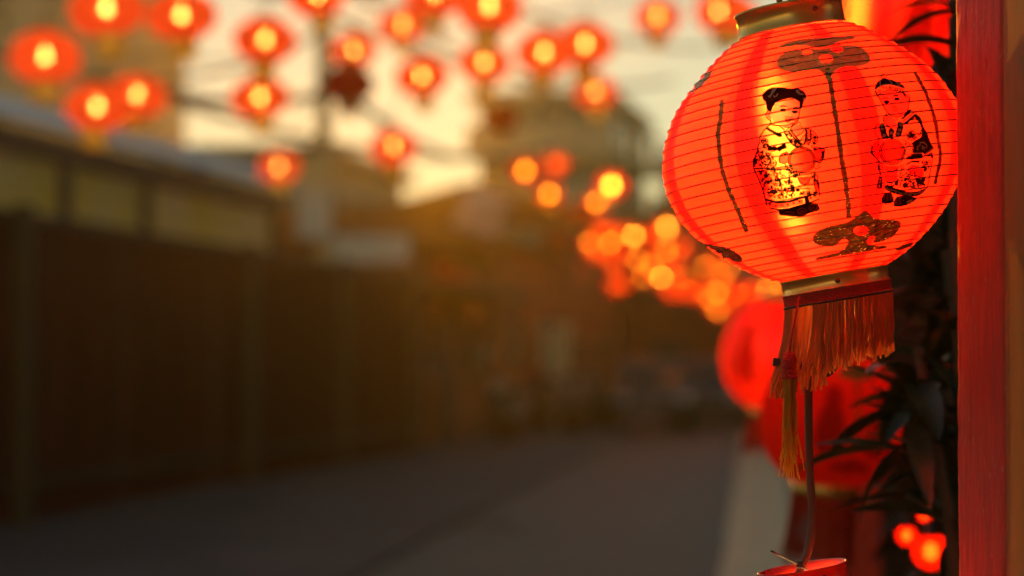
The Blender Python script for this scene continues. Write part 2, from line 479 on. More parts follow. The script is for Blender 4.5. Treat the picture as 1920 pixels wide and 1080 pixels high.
# ------------------------------------------------------------------ shed behind the fence
SX = FX - .14
shed = empty('shed', (SX, 22, 0), 'shed with pale roof edge and cloudy panels rising above the rusty fence', 'shed')
def yx(px, X=SX): return on_x(px, 300, X).y - 22
yend = yx(500)
y0 = -10.0
pw = MB().box((-.09,-.11,0),(.09,.11,3.32)).mesh('post', M['beam'])
ys = [yx(-190), yx(-60), yx(110), yx(262), yend + .08]
for yy in ys: link('post', pw, shed, (0, yy, 0))
cloudy, nt, out = new_mat('cloudy_sheet')
tl = N(nt, 'ShaderNodeBsdfTranslucent'); df = N(nt, 'ShaderNodeBsdfDiffuse')
tc = N(nt, 'ShaderNodeTexCoord'); nz = N(nt, 'ShaderNodeTexNoise', Scale=.9, Detail=4.0); nt.links.new(tc.outputs['Object'], nz.inputs['Vector'])
rp = N(nt, 'ShaderNodeValToRGB'); rp.color_ramp.elements[0].position=.35; rp.color_ramp.elements[1].position=.65
rp.color_ramp.elements[0].color=(.88,.72,.28,1); rp.color_ramp.elements[1].color=(.92,.78,.58,1)
nt.links.new(nz.outputs['Fac'], rp.inputs[0]); nt.links.new(rp.outputs[0], tl.inputs[0]); nt.links.new(rp.outputs[0], df.inputs[0])
mx = N(nt, 'ShaderNodeMixShader'); mx.inputs[0].default_value=.25
nt.links.new(tl.outputs[0], mx.inputs[1]); nt.links.new(df.outputs[0], mx.inputs[2]); nt.links.new(mx.outputs[0], out.inputs[0])
for a, b in zip(ys[:-1], ys[1:]):
    q0, q1 = a + .004, b - .004
    MB().box((.03, a + .10, 2.62), (.045, b - .10, 3.23)).build('cloudy_panel', cloudy, shed)
MB().box((-.10, y0, 3.235), (.10, yend + .2, 3.44)).build('beam', M['beam'], shed)
rf = MB()
rf.add([(-.16, y0, 3.75), (-.16, yend + .4, 3.75), (.22, yend + .4, 3.50), (.22, y0, 3.50),
        (-.18, y0, 3.73), (-.18, yend + .4, 3.73), (.20, yend + .4, 3.48), (.20, y0, 3.48),
        (-.24, y0, 3.755), (-.24, yend + .4, 3.755), (-.24, y0, 3.725), (-.24, yend + .4, 3.725)],
       [(0,3,2,1),(4,5,6,7),(3,7,6,2),(0,1,9,8),(4,10,11,5),(0,4,7,3),(1,2,6,5),(8,9,11,10),(0,8,10,4),(1,5,11,9)])
rf.build('roof', M['palemetal'], shed)

# ------------------------------------------------------------------ buildings
def building(name, label, x0, x1, y0, y1, h, wall, roof, floors, winmat=None, cols=4, side=True, balcony=False, flat=True, over=.35, group=None):
    b = empty(name, ((x0+x1)/2, (y0+y1)/2, 0), label, 'building', group)
    w, l = (x1-x0)/2, (y1-y0)/2
    MB().box((-w,-l,0),(w,l,h)).build('wall', wall, b)
    if flat:
        r = MB().box((-w-over,-l-over,h+.002),(w+over,l+over,h+.35)).build('roof', roof, b)
    else:
        rh = h + min(w, l) * .3
        MB().add([(-w-over,-l-over,h+.01),(w+over,-l-over,h+.01),(w+over,l+over,h+.01),(-w-over,l+over,h+.01),(0,-l-over,rh),(0,l+over,rh)],
                 [(0,3,2,1),(0,1,4),(2,3,5),(1,2,5,4),(3,0,4,5)]).build('roof', roof, b)
    fh = h / floors
    wm = MB().box((-.55,-.03,-.65),(.55,.05,.65)).mesh('window', M['frame'])
    pm_ = MB().box((-.46,-.042,-.56),(-.03,-.033,.56)).box((.03,-.042,-.56),(.46,-.033,.56)).mesh('pane', M['glass'])
    bm_ = MB().box((-.9,-.9,-.12),(.9,-.01,0)).box((-.9,-.9,.004),(.9,-.82,.9)).mesh('balcony', wall)
    def win(px_, py_, pz_, rz):
        o = link('window', wm, b, (px_, py_, pz_), (0, 0, rz)); link('pane', pm_, o)
        if balcony: link('balcony', bm_, b, (px_, py_, pz_ - .8), (0, 0, rz))
    for fl in range(floors):
        z = fh * fl + fh * .55
        for c in range(cols):
            win(-w + (c + .5) * 2 * w / cols, -l - .052, z, 0)
        if side:
            n = max(1, int((y1 - y0) / 3.2))
            for c in range(n):
                win(w + .052, -l + (c + .5) * 2 * l / n, z, math.pi / 2)
    return b
def lx(px, d): return at(px, 670, d)
# row of low dark shop houses past the shed
sp = building('shop_house', 'low dark brown shop house beside the utility pole, nearest of the row', -12.2, -7.9, 36.6, 43.5, 3.3, M['render_dark'], M['tile_roof'], 1, cols=2, flat=False)
MB().box((1.2,-3.5,2.55),(3.1,3.3,2.66)).build('canopy', M['beam'], sp)
MB().box((2.205,-1.0,0.1),(2.235,.1,2.1)).build('door', M['darkwood'], sp)
o = MB().box((-.62,-.04,-.20),(.62,.04,.20)).build('signboard', M['signwhite']); o.location = at(690, 466, 36.0); o.rotation_euler = (0, 0, R(YAW))
tag(o, 'pale blank signboard fixed under the eave right of the pole', 'sign')
building('shop_house', 'middle low dark shop house with pitched tile roof behind the red cloth', -13.0, -8.0, 45.2, 53.5, 3.7, M['render_dark'], M['tile_roof'], 1, cols=2, flat=False)
building('shop_house', 'two storey brown house behind the pale pillar', -12.5, -8.3, 56, 68, 5.0, M['render_dark'], M['tile_roof'], 2, cols=2, flat=False)
# taller blocks in the haze
building('apartment_block', 'grey hazy block at the left edge behind the shed', -52, -27.5, 84, 88, 16.0, M['render_grey'], M['render_grey'], 4, cols=6)
building('apartment_block', 'tall tan hazy block with balconies beyond the shop houses', -13.6, -9.6, 74, 84, 9.4, M['render_tan'], M['render_tan'], 5, cols=3, balcony=True)
building('apartment_block', 'lower tan block with flat roof behind the hanging lantern cluster', -9.8, -2.0, 92, 110, 8.8, M['render_pink'], M['render_tan'], 3, cols=5, balcony=True)
building('apartment_block', 'low pale flat roofed block between the grey block and the pole', -19.3, -15.2, 60, 70, 6.6, M['render_tan'], M['render_grey'], 2, cols=3)
building('street_end_house', 'dark brown house closing the far end of the street', -11.0, -1.0, 70, 88, 4.8, M['render_dark'], M['tile_roof'], 2, cols=4, flat=False)
building('street_end_house', 'dark house beyond the parked cars, half hidden by lanterns', -.6, 8, 62, 80, 5.2, M['render_dark'], M['tile_roof'], 2, cols=4, flat=False)
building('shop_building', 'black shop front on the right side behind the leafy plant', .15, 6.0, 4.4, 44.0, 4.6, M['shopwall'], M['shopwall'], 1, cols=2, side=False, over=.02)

# ------------------------------------------------------------------ utility pole and wires
pb = on_ground(606, 868, .10)
pole = empty('utility_pole', pb, 'tall concrete utility pole standing in front of the fence end', 'pole')
MB().lathe([(.13,0),(.095,8.2)], 16, True, True).build('shaft', M['polecon'], pole, True)
MB().box((-1.1,-.06,6.9),(1.1,-.0999,7.02)).build('crossarm', M['rail'], pole)
MB().box((-.9,-.06,6.2),(.9,-.0999,6.3)).build('crossarm', M['rail'], pole)
ins = MB().lathe([(.03,0),(.05,.03),(.03,.08),(.05,.11),(.02,.16)], 10, True, True).mesh('insulator', M['signwhite'], True)
for xx in (-1.0,-.5,.5,1.0): link('insulator', ins, pole, (xx,-.08,7.02))
bxo = MB().box((-.21,-.16,0),(.21,.10,.62)).box((-.23,-.18,.62),(.23,.12,.66)).build('meter_box', M['signwhite'], None, bevel=.01)
bxo.location = at(590, 448, (pb - CAM).dot(FWD) - .3); bxo.rotation_euler = (0,0,R(YAW))
tag(bxo, 'pale meter box strapped to the utility pole above fence height', 'meter box')

def sag(a, b, s, n=14):
    a, b = Vector(a), Vector(b)
    return [a.lerp(b, i/n) - Vector((0,0,4*s*(i/n)*(1-i/n))) for i in range(n+1)]
def wire(a, b, s, r, label, mat='cable', cat='cable', group=None):
    o = MB().tube(sag(a, b, s), r, 6).build('overhead_cable', M[mat], None, True)
    tag(o, label, cat, group); return o
ptop = lambda z, dx=0: Vector((pb.x + dx, pb.y - .08, z))
wire(ptop(6.95, -.5), at(-150, -30, 22), .25, .025, 'thick overhead cable running from the pole to the upper left')
wire(ptop(5.0), at(250, 160, 24), .15, .06, 'thick dark cable bundle sloping left of the pole above the pale roof')
wire(ptop(5.3), at(905, 285, 72), .5, .07, 'heavy cable bundle sagging right of the pole across the bright sky')
wire(ptop(6.25, .5), at(1500, 330, 60), .4, .03, 'overhead cable running right from the pole crossarm')
wire(ptop(7.0, 1.0), at(1900, -60, 26), .4, .03, 'highest overhead cable crossing the street from pole top')
wire(ptop(4.3), at(-60, 350, 23), .12, .045, 'low cable bundle drooping along the shed roof to the pole')

wire(at(620, 30, 34), at(1260, 150, 58), .5, .045, 'faint cable sloping over the tan block from beside the pole')
wire(at(900, -20, 44), at(1330, 90, 50), .3, .04, 'faint cable crossing above the touching lantern pair')
wire(at(330, 190, 30), at(1130, 245, 60), .7, .05, 'long sagging cable above the dark roofs')
wire(at(-40, 90, 26), at(600, 60, 34), .5, .035, 'faint cable behind the large lanterns at upper left')
# ------------------------------------------------------------------ street clutter, far and blurred
o = empty('cloth_canopy', at(820, 536, 40.0), 'small red peaked cloth canopy above the shop ledge', 'canopy', rot=(0,0,R(20)))
MB().add([(-.62,-.5,0),(.62,-.5,0),(.62,.5,0),(-.62,.5,0),(0,0,.62)], [(0,1,4),(1,2,4),(2,3,4),(3,0,4)]).build('cover', M['redcloth'], o)
MB().box((-.62,-.5,-.12),(.62,-.49,-.002)).box((-.62,.49,-.12),(.62,.5,-.002)).build('valance', M['redcloth'], o)
for sx, sy in ((-.6,-.48),(.6,-.48),(.6,.48),(-.6,.48)):
    MB().tube([(sx,sy,-.9),(sx,sy,-.002)], .02, 6).build('leg', M['rail'], o)
bn = MB(); bv = []
for i in range(9):
    for j in range(7):
        bv.append(((j/6-.5)*.85, .08*math.sin(i*.9+j*.8), -i/8*1.0))
bn.add(bv, [(i*7+j, i*7+j+1, i*7+j+8, i*7+j+7) for i in range(8) for j in range(6)])
o = bn.build('cloth_banner', M['pinkcloth'], None, True); o.location = at(925, 360, 46.0); o.rotation_euler = (0, R(28), R(YAW))
md = o.modifiers.new('thick', 'SOLIDIFY'); md.thickness = .01
tag(o, 'pink and white cloth banner hanging aslant above the dark houses', 'banner')
d_p = 50.0
pp = on_ground(1040, 806, 0.0); pp = Vector((pp.x, pp.y, 0.0))
pil = empty('gate_pillar', pp, 'pale yellowish gate pillar standing by the far pavement', 'pillar')
MB().box((-.27,-.27,0),(.27,.27,2.05)).build('shaft', M['pillar'], pil, bevel=.02)
MB().box((-.34,-.34,2.052),(.34,.34,2.2)).build('cap', M['pillar'], pil, bevel=.02)
def pot(px, py, d, s, label, flower=None):
    p = on_ground(px, py, 0.0); b = empty('potted_plant', p, label, 'plant')
    MB().lathe([(.16*s,0),(.24*s,.36*s),(.26*s,.36*s),(.26*s,.42*s),(.22*s,.42*s),(.20*s,.36*s)], 16, True).build('pot', M['terracotta'], b, True)
    f = MB()
    for k in range(70):
        a = random.uniform(0, 6.28); rr = random.uniform(0, .34)*s; z = .42*s + random.uniform(0, .5)*s
        q = Vector((rr*math.cos(a), rr*math.sin(a), z)); n = Vector((random.gauss(0,1),random.gauss(0,1),random.gauss(0,1))).normalized()
        t = n.orthogonal().normalized(); u = n.cross(t); t *= .09*s; u *= .045*s
        f.add([q-t, q+u, q+t, q-u], [(0,1,2,3)])
    fo = f.build('foliage', M['leafpot'], b); tag(fo, kind='stuff')
    if flower:
        f2 = MB()
        for k in range(26):
            a = random.uniform(0, 6.28); rr = random.uniform(.1, .36)*s; z = .5*s + random.uniform(0, .5)*s
            q = Vector((rr*math.cos(a), rr*math.sin(a), z)); f2.box(q-Vector((.035,)*3)*s, q+Vector((.035,)*3)*s)
        tag(f2.build('flowers', M[flower], b), kind='stuff')
    return b
pot(1012, 818, 0, 1.25, 'red flowering pot plant at the left foot of the pale pillar', 'redcloth')
pot(1075, 822, 0, 1.3, 'pinkish flowering pot plant right of the pale pillar', 'pinkcloth')
pot(950, 838, 0, 1.1, 'low pale pot plant at the foot of the dark shop wall', 'signwhite')
pot(1130, 815, 0, 1.2, 'leafy pot plant between pale pillar and parked cars')
o = empty('wall_lamp', at(905, 668, 43.0), 'small dim amber wall lamp on the dark shop house', 'lamp', rot=(0,0,R(YAW)))
MB().lathe([(.12,-.2),(.16,0),(.12,.2)], 12, True, True).build('shade', M['render_tan'], o, True)
MB().lathe([(.05,.201),(.07,.24),(.02,.3)], 10, True, True).build('cap', M['rail'], o, True)

def car(px, py, rz, body, label):
    p = on_ground(px, py, 0.004)
    c = empty('parked_car', p, label, 'car', 'cars parked at the street end', (0,0,rz))
    prof = [(-2.05,.42),(-2.0,.78),(-1.5,.88),(-.95,.95),(-.45,1.42),(.75,1.45),(1.45,.98),(2.0,.9),(2.08,.45)]
    b = MB(); n = len(prof)
    for yv, ins_ in ((-.82,1),(.82,1)):
        b.v += [(x, yv*(0.84 if z > 1.0 else 1.0), z) for x, z in prof]
    b.f = [(i, i+1, n+i+1, n+i) for i in range(n-1)] + [tuple(reversed(range(n))), tuple(range(n, 2*n)), (0, n, 2*n-1, n-1)]
    b.build('body', body, c, bevel=.06)
    gl = MB(); gl.add([(-.98,-.66,1.0),(-.98,.66,1.0),(-.52,.6,1.39),(-.52,-.6,1.39)], [(0,1,2,3)]); gl.v = [(x-.03,y,z+.02) for x,y,z in gl.v]
    gl.build('windscreen', M['glass'], c)
    for yv in (-1, 1):
        g2 = MB().add([(-.75,.80*yv,1.02),(1.2,.80*yv,1.02),(.7,.70*yv,1.40),(-.4,.70*yv,1.40)], [(0,1,2,3)]).build('side_window', M['glass'], c)
        for xv in (-1.3, 1.3):
            w = MB().lathe([(.18,-.1),(.31,-.1),(.33,-.06),(.33,.06),(.31,.1),(.18,.1)], 20, True, True).build('wheel', M['black_rubber'], c, True)
            w.location = (xv, .78*yv, .33); w.rotation_euler = (R(90),0,0)
        h = MB().box((-2.09,yv*.62-.16,.62),(-2.0,yv*.62+.16,.76)).build('headlight', M['signwhite'], c)
car(1225, 806, R(96), M['carpaint'], 'dark parked car at the far end of the street, left of two')
car(1340, 800, R(90), M['carpaint'], 'dark parked car half behind the lower red lanterns, right of two')
p = on_ground(1322, 797, .004)

# ------------------------------------------------------------------ right: red board, ochre wall, plants
A = at(1792, 540, 2.745); B = at(1880, 540, 2.57); Cc = Vector((.52, -6.0, 0))
def slab(name, a, b, th, z0, z1, mat, parent=None, nx=1, nz=1, jag=0.0):
    a = Vector((a.x, a.y, 0)); b = Vector((b.x, b.y, 0)); t = (b - a); nrm = Vector((-t.y, t.x, 0)).normalized()
    if nrm.y < 0: nrm = -nrm
    m_ = MB(); vv = []
    for k in range(nz + 1):
        z = z0 + (z1 - z0) * k / nz
        ja = random.uniform(-jag, jag); jb = random.uniform(-jag, jag) * .3
        p0, p1 = a + t.normalized() * ja, b + t.normalized() * jb
        vv += [(p0.x, p0.y, z), (p1.x, p1.y, z), (p1.x + nrm.x*th, p1.y + nrm.y*th, z), (p0.x + nrm.x*th, p0.y + nrm.y*th, z)]
    ff = []
    for k in range(nz):
        for j in range(4):
            ff.append((4*k+j, 4*k+(j+1)%4, 4*k+4+(j+1)%4, 4*k+4+j))
    ff += [(3,2,1,0), tuple(4*nz+j for j in range(4))]
    m_.add(vv, ff)
    return m_.build(name, mat, parent)
from mathutils import noise as mnoise
def rough_post(a, b, th, z0, z1, nx=26, nz=620):
    a = Vector((a.x, a.y, 0)); t = Vector((b.x, b.y, 0)) - a; L_ = t.length; t.normalize(); n_ = Vector((-t.y, t.x, 0))
    if n_.y < 0: n_ = -n_
    prof = [(0.0, th)] + [(0.0, th*(1-k/3)) for k in (1, 2)]
    prof += [(x*L_, 0.0) for x in [k/nx for k in range(nx+1)]] + [(L_, th*.5), (L_, th)]
    m_ = MB(); w = len(prof); vv = []
    rr = random.Random(4); pits = [(rr.uniform(0, L_), rr.uniform(1.1, 2.4), rr.uniform(.0012, .004), rr.uniform(.004, .022), rr.uniform(.0008, .0026)) for _ in range(150)]
    for k in range(nz+1):
        z = z0 + (z1-z0)*k/nz; row = [q for q in pits if abs(z-q[1]) < q[3]*2]
        for i_, (x, y_) in enumerate(prof):
            edge = min(x, L_-x)
            d_ = .0022*max(0, 1-edge/.004)**2 if y_ == 0 else 0.0
            if y_ < th*.9:
                d_ += .0011*mnoise.noise(Vector((x*260, y_*200, z*26))) + .0010*mnoise.noise(Vector((x*90+5, y_*90, z*9))) + .0006*mnoise.noise(Vector((x*700, y_*500, z*120)))
                for (px_, pz_, rx_, rz_, dp_) in row:
                    q = ((x-px_)/rx_)**2 + ((z-pz_)/rz_)**2
                    if q < 4 and y_ == 0: d_ += dp_*math.exp(-q)
            ex = .0010*mnoise.noise(Vector((3.3, i_*.01, z*40))) + .0007*mnoise.noise(Vector((9.1, .2, z*160))) if x == 0.0 else 0
            p = a + t*(x + ex + (d_ if x == 0.0 and y_ > 0 else 0)) + n_*(y_ + (d_ if y_ == 0 else 0))
            vv.append((p.x, p.y, z))
    m_.add(vv, [(k*w+i_, k*w+i_+1, (k+1)*w+i_+1, (k+1)*w+i_) for k in range(nz) for i_ in range(w-1)] + [(k*w+w-1, k*w, (k+1)*w, (k+1)*w+w-1) for k in range(nz)])
    return m_.build('wooden_post', M['redwood'], None, True)
pb_ = rough_post(A, B, .10, .0, 3.2)
tag(pb_, 'rough red painted wooden post at the right, lit by the large lantern', 'post')
B2 = at(1884, 540, 2.555)
ow = slab('side_wall', B2, Cc, .3, .0, 3.6, M['ochre'], None, nz=110, jag=.0022)
tag(ow, 'ochre brown plastered wall at the right edge beside the red post', 'wall')

# spiky plants
def leaf_mesh(L, W, droop, name='leaf'):
    m_ = MB(); n = 8; vv = []
    for i in range(n + 1):
        t = i / n
        w = W * math.sin(math.pi * min(1, .12 + t * .88)) ** .8 * (1 if t < 1 else 0)
        x = L * t * (1 - .12 * droop * t); z = -droop * L * t * t * .55
        vv += [(x, -w/2, z + w*.18), (x, 0, z), (x, w/2, z + w*.18)]
    m_.add(vv, [(3*i+j, 3*i+j+1, 3*i+3+j+1, 3*i+3+j) for i in range(n) for j in (0, 1)])
    return m_.mesh(name, M['leaf'], True)
LEAVES = [leaf_mesh(.17, .037, .6), leaf_mesh(.15, .033, 1.1), leaf_mesh(.20, .040, .4), leaf_mesh(.13, .030, .9)]
def spiky(base, tops, label, nleaf, seed, sc=1.0, lean=.4):
    rnd = random.Random(seed)
    b = empty('spiky_plant', base, label, 'plant')
    for tp in tops:
        tpv = Vector(tp) - base
        pts = [Vector((tpv.x*lean, tpv.y*lean, 0)).lerp(tpv, i/6) + Vector((rnd.uniform(-.012,.012), rnd.uniform(-.012,.012), 0)) for i in range(7)]
        MB().tube(pts, .016, 7, taper=.008).build('stem', M['bark'], b, True)
        for k in range(nleaf):
            z = rnd.uniform(-.16, .02)
            rz = k * 2.4 + rnd.uniform(-.3, .3)
            ry = rnd.uniform(-.9, .55)
            link('leaf', rnd.choice(LEAVES), b, tpv + Vector((0, 0, z)), (rnd.uniform(-.4,.4), ry, rz), sc * rnd.uniform(.75, 1.15))
    return b
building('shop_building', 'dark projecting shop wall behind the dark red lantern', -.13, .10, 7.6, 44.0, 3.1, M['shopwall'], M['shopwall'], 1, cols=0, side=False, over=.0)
cbn = empty('added_dark_cabinet', (-.23, 8.4, 0), 'made up dark red box covering the lit road under the dark red lantern', 'added_dark_cabinet')  # made-up box, added to put something dark over the lit road here
MB().box((-.12,-.38,.08),(.10,.38,1.30)).build('body', M['redwood'], cbn, bevel=.008)
MB().box((-.135,-.40,1.302),(.10,.40,1.34)).build('top', M['darkwood'], cbn, bevel=.006)
for yy in (-.36, .012): MB().box((-.132,yy,.12),(-.1215,yy+.348,1.26)).build('door', M['redwood'], cbn, bevel=.004)
for xx in (-.115,.06):
    for yy in (-.36,.30): MB().box((xx,yy,0),(xx+.04,yy+.06,.078)).build('leg', M['darkwood'], cbn)
gpl = Vector((.22, 3.7, 0))
spiky(gpl, [at(1712, 652, 3.5), at(1785, 560, 3.7), at(1765, 470, 3.85), at(1768, 730, 3.65), at(1800, 830, 3.6), at(1735, 690, 3.8)], 'tall dark spiky leaved plant between the large lantern and the red post', 15, 3, 1.0, .0)
gp2 = Vector((.06, 4.0, 0))
spiky(gp2, [at(1800, 30, 3.6), at(1795, 130, 3.7), at(1810, -60, 3.6), at(1785, 300, 3.9), at(1790, 400, 3.9)], 'dark spiky leaves at the upper right against the bright rear lantern', 13, 11)
gp3 = Vector((-.05, 5.6, 0))
spiky(gp3, [at(1755, 900, 5.6), at(1760, 800, 5.9), at(1735, 1040, 5.4), at(1760, 640, 5.9), at(1790, 960, 5.5), at(1780, 1060, 5.3)], 'low dark plant mass under the leaves, behind the small red lights', 16, 23, 1.2)

# ------------------------------------------------------------------ lanterns hung over the street
def oblate(rmax, h, neck, n):
    pr = []
    a0 = math.acos(neck)
    for i in range(n + 1):
        a = -a0 + 2 * a0 * i / n
        pr.append((rmax * math.cos(a) ** .85, h/2 * math.sin(a) / math.sin(a0)))
    return pr
def make_lantern(kind):
    root = empty('paper_lantern', (0,0,-50), 'red lantern', 'lantern')
    D = .42; h = .292
    MB().lathe(oblate(D/2, h, .34, 14), 28).build('paper_shade', {'lit': M['papfar'], 'far': M['papthin'], 'red': M['papred'], 'bright': M['papthin'], 'dim': M['papdim']}[kind], root, True)
    for z, nm in ((h/2, 'top_ring'), (-h/2 - .03, 'bottom_ring')):
        MB().lathe([(.088,z),(.092,z),(.092,z+.03),(.088,z+.03),(.088,z)], 24).build(nm, M['goldfar'], root, True)
    if kind == 'lit':
        br = .023
        MB().lathe([(.002,-br*1.15),(br*.7,-br*.8),(br,0),(br*.8,br*.6),(br*.5,br*1.3),(br*.45,br*2.2)], 14, True, True).build('bulb', M['bulb'], root, True)
    if kind in ('far', 'red', 'bright'):
        br = .046
        MB().lathe([(.003,-br),(br*.7,-br*.7),(br,0),(br*.7,br*.7),(br*.3,br)], 14, True, True).build('bulb', M['bulbbright' if kind == 'bright' else 'bulbfar'], root, True)
    f = MB()
    for k in range(28 if kind in ('lit', 'dim') else 0):
        a = 2*math.pi*k/28; r = .083
        L = random.uniform(.09, .13)
        p = Vector((r*math.sin(a), -r*math.cos(a), -h/2-.032)); q = Vector((r*.8*math.sin(a+.05), -r*.8*math.cos(a+.05), -h/2-.032-L))
        t = Vector((math.cos(a), math.sin(a), 0))*.008
        f.add([p-t, p+t, q+t*.6, q-t*.6], [(0,1,2,3)])
    if f.v: tag(f.build('fringe', M['fringeyellow'], root), kind='stuff')
    MB().tube([(0,0,h/2+.03),(0,0,h/2+.13)], .006, 6).build('hanging_cord', M['cable'], root)
    MB().tube([(-.088,0,h/2+.022),(0,0,h/2+.03),(.088,0,h/2+.022)], .004, 6).build('hanger', M['goldfar'], root)
    return root
proto = {k: make_lantern(k) for k in ('lit', 'far', 'red', 'bright', 'dim')}
used = set()
tops = {}
def hang(key, px, py, w, kind, label, group='lanterns strung over the street'):
    w *= 1.13 if py < 300 else 1.0
    d = .42 * F / w
    if kind in used: o = copy_tree(proto[kind])
    else: o = proto[kind]; used.add(kind)
    o.location = at(px, py, d)
    o.rotation_euler = (R(random.uniform(-7,7)), R(random.uniform(-8,8)), random.uniform(0, 6.28))
    o.scale = (random.uniform(.96,1.05),)*2 + (random.uniform(.90,1.10),)
    o['label'] = label; o['group'] = group
    tops[key] = o.location + Vector((0, 0, .285))
    return o
L = [
 ('a1', 200, 18, 132, 'lit', 'large red lantern cut by the top edge, second from the left'),
 ('a2', 340, 30, 120, 'lit', 'large red lantern at the top, just right of the cut off one'),
 ('a3', 85, 108, 116, 'lit', 'large red lantern farthest left, over the pale roof edge'),
 ('a4', 182, 202, 106, 'lit', 'front lantern of the overlapping pair over the shed roof'),
 ('a5', 257, 180, 103, 'lit', 'rear lantern of the overlapping pair over the shed roof'),
 ('a6', 497, 76, 108, 'lit', 'upper of two lanterns hanging one above the other left of the pole'),
 ('a7', 487, 184, 98, 'lit', 'lower of two lanterns hanging one above the other left of the pole'),
 ('a8', 523, 314, 76, 'lit', 'small lantern hanging low beside the pole above the shed end'),
 ('a9', 595, -10, 96, 'lit', 'lantern at the pole top with only its lower tip in the picture'),
 ('b1', 663, 95, 80, 'lit', 'lit lantern right of the pole, directly over the unlit one'),
 ('b2', 755, 48, 79, 'lit', 'lantern high in the bright sky between two wires'),
 ('b3', 653, 158, 84, 'dim', 'unlit dull red lantern right of the pole'),
 ('b4', 791, 144, 90, 'lit', 'pale orange lantern in the middle of the bright sky'),
 ('b5', 738, 275, 82, 'lit', 'lantern hanging alone low over the dark roofs'),
 ('b6', 815, -12, 105, 'lit', 'lantern tip poking in at the top beside the big orange one'),
 ('b7', 908, 118, 90, 'lit', 'lantern at the left edge of the tall tan block'),
 ('b8', 917, 12, 112, 'lit', 'big pale orange lantern cut by the top edge above tan block'),
 ('b9', 1020, 100, 95, 'lit', 'left lantern of the touching pair before the tan block'),
 ('c1', 1097, 84, 100, 'lit', 'right lantern of the touching pair before the tan block'),
 ('c2', 1117, 173, 74, 'lit', 'single orange lantern under the touching pair'),
 ('c3', 1233, 33, 78, 'lit', 'round lantern near the top between pair and large lantern'),
 ('c4', 1348, 22, 84, 'lit', 'rear lantern left of the brass ring of the large lantern'),
 ('c5', 1376, 30, 80, 'lit', 'front lantern touching the brass ring of the large lantern'),
 ('c6', 940, 222, 62, 'dim', 'dull unlit lantern against the tan block wall'),
 ('d1', 985, 320, 50, 'far', 'left one of three lanterns grouped above the pink banner'),
 ('d2', 1043, 308, 48, 'red', 'upper right one of three lanterns grouped above the banner'),
 ('d3', 1030, 364, 50, 'far', 'lowest of three lanterns grouped above the banner'),
 ('d4', 1146, 348, 52, 'bright', 'brighter upper lantern of the pair left of the large lantern'),
 ('d5', 1118, 380, 46, 'far', 'lower lantern of the pair left of the large lantern'),
 ('e1', 1130, 430, 40, 'red', 'reddish lantern topmost on the left of the distant cluster'),
 ('e2', 1188, 442, 34, 'bright', 'brightest yellow lantern at the top of the distant cluster'),
 ('e3', 1250, 425, 36, 'bright', 'lantern of the cluster highest beside the large lantern rim'),
 ('e4', 1280, 462, 34, 'red', 'reddish lantern close under the large lantern left flank'),
 ('e5', 1150, 490, 36, 'red', 'lantern at the left end of the cluster middle row'),
 ('e6', 1195, 487, 34, 'far', 'second lantern from left in the cluster middle row'),
 ('e7', 1240, 474, 32, 'bright', 'bright lantern third in the cluster middle row'),
 ('e8', 1240, 520, 30, 'bright', 'bright lantern under the third one of the cluster middle row'),
 ('e9', 1158, 534, 38, 'red', 'lone red lantern hanging lowest at the cluster left'),
 ('f1', 1283, 520, 30, 'far', 'lantern overlapping its neighbour in the middle of the distant cluster'),
 ('f2', 1311, 563, 26, 'far', 'lone round lantern dropped below the cluster centre'),
 ('f3', 1338, 490, 30, 'red', 'lantern half covered by the dark cloud print edge'),
 ('f4', 1325, 522, 27, 'red', 'dark orange lantern right of the cluster centre'),
 ('f5', 1362, 570, 28, 'red', 'red lantern low in the cluster over the parked cars'),
 ('f6', 1370, 530, 26, 'bright', 'lantern with bright bulb under the lantern belly'),
 ('f7', 1398, 522, 25, 'far', 'lantern next to the bright one under the lantern belly'),
 ('f8', 1425, 542, 24, 'far', 'lantern near the left end of the fringe band'),
 ('f9', 1430, 566, 24, 'bright', 'pale lantern just above the round red lantern'),
 ('g1', 1398, 560, 24, 'far', 'faint lantern left of the pale one above the red lantern'),
 ('g2', 1455, 548, 23, 'far', 'lantern partly behind the large lantern fringe'),
 ('h1', 1052, 452, 44, 'dim', 'dull red unlit lantern low in front of the dark houses'),
 ('h2', 1085, 400, 46, 'dim', 'dull red unlit lantern left of the cluster top'),
 ('g3', 1262, 500, 28, 'red', 'faint red lantern deep in the cluster between brighter ones'),
]
for a in L: hang(*a)
NICK = {'d5': 'lower lantern of the pair left of the large lantern', 'e1': 'topmost reddish lantern of the cluster', 'e2': 'brightest yellow lantern of the cluster', 'e3': 'cluster lantern beside the large rim', 'e4': 'reddish lantern under the large left flank',
 'e5': 'left end of the cluster middle row', 'e6': 'second lantern of the cluster middle row', 'e7': 'third bright lantern of the middle row', 'e8': 'bright lantern under the middle row', 'e9': 'lone red lantern at the cluster left', 'f1': 'overlapping lantern in the cluster middle', 'f2': 'lone lantern dropped below the cluster',
 'f3': 'lantern by the dark cloud print', 'f4': 'dark orange lantern right of centre', 'f5': 'red lantern over the parked cars', 'f6': 'bright lantern under the large belly', 'f7': 'lantern beside the bright belly one', 'f8': 'lantern left of the fringe band', 'f9': 'pale lantern above the round red one', 'g2': 'lantern partly behind the fringe'}
USED = set()
FAR = [(1105,455),(1118,470),(1170,462),(1214,458),(1222,500),(1176,512),(1260,545),(1296,548),(1312,535),(1345,548),(1352,520),(1378,560),(1408,545),(1405,575),(1448,562),(1462,530),(1478,560),(1228,440),(1300,480),(1345,582),(1145,455),(1120,440),(1165,440),(1185,505),(1205,520),(1250,470),(1265,520),(1270,480),(1300,510),(1322,500),(1330,560),(1380,550),(1398,548),(1420,560),(1440,540),(1368,500),(1320,545)]
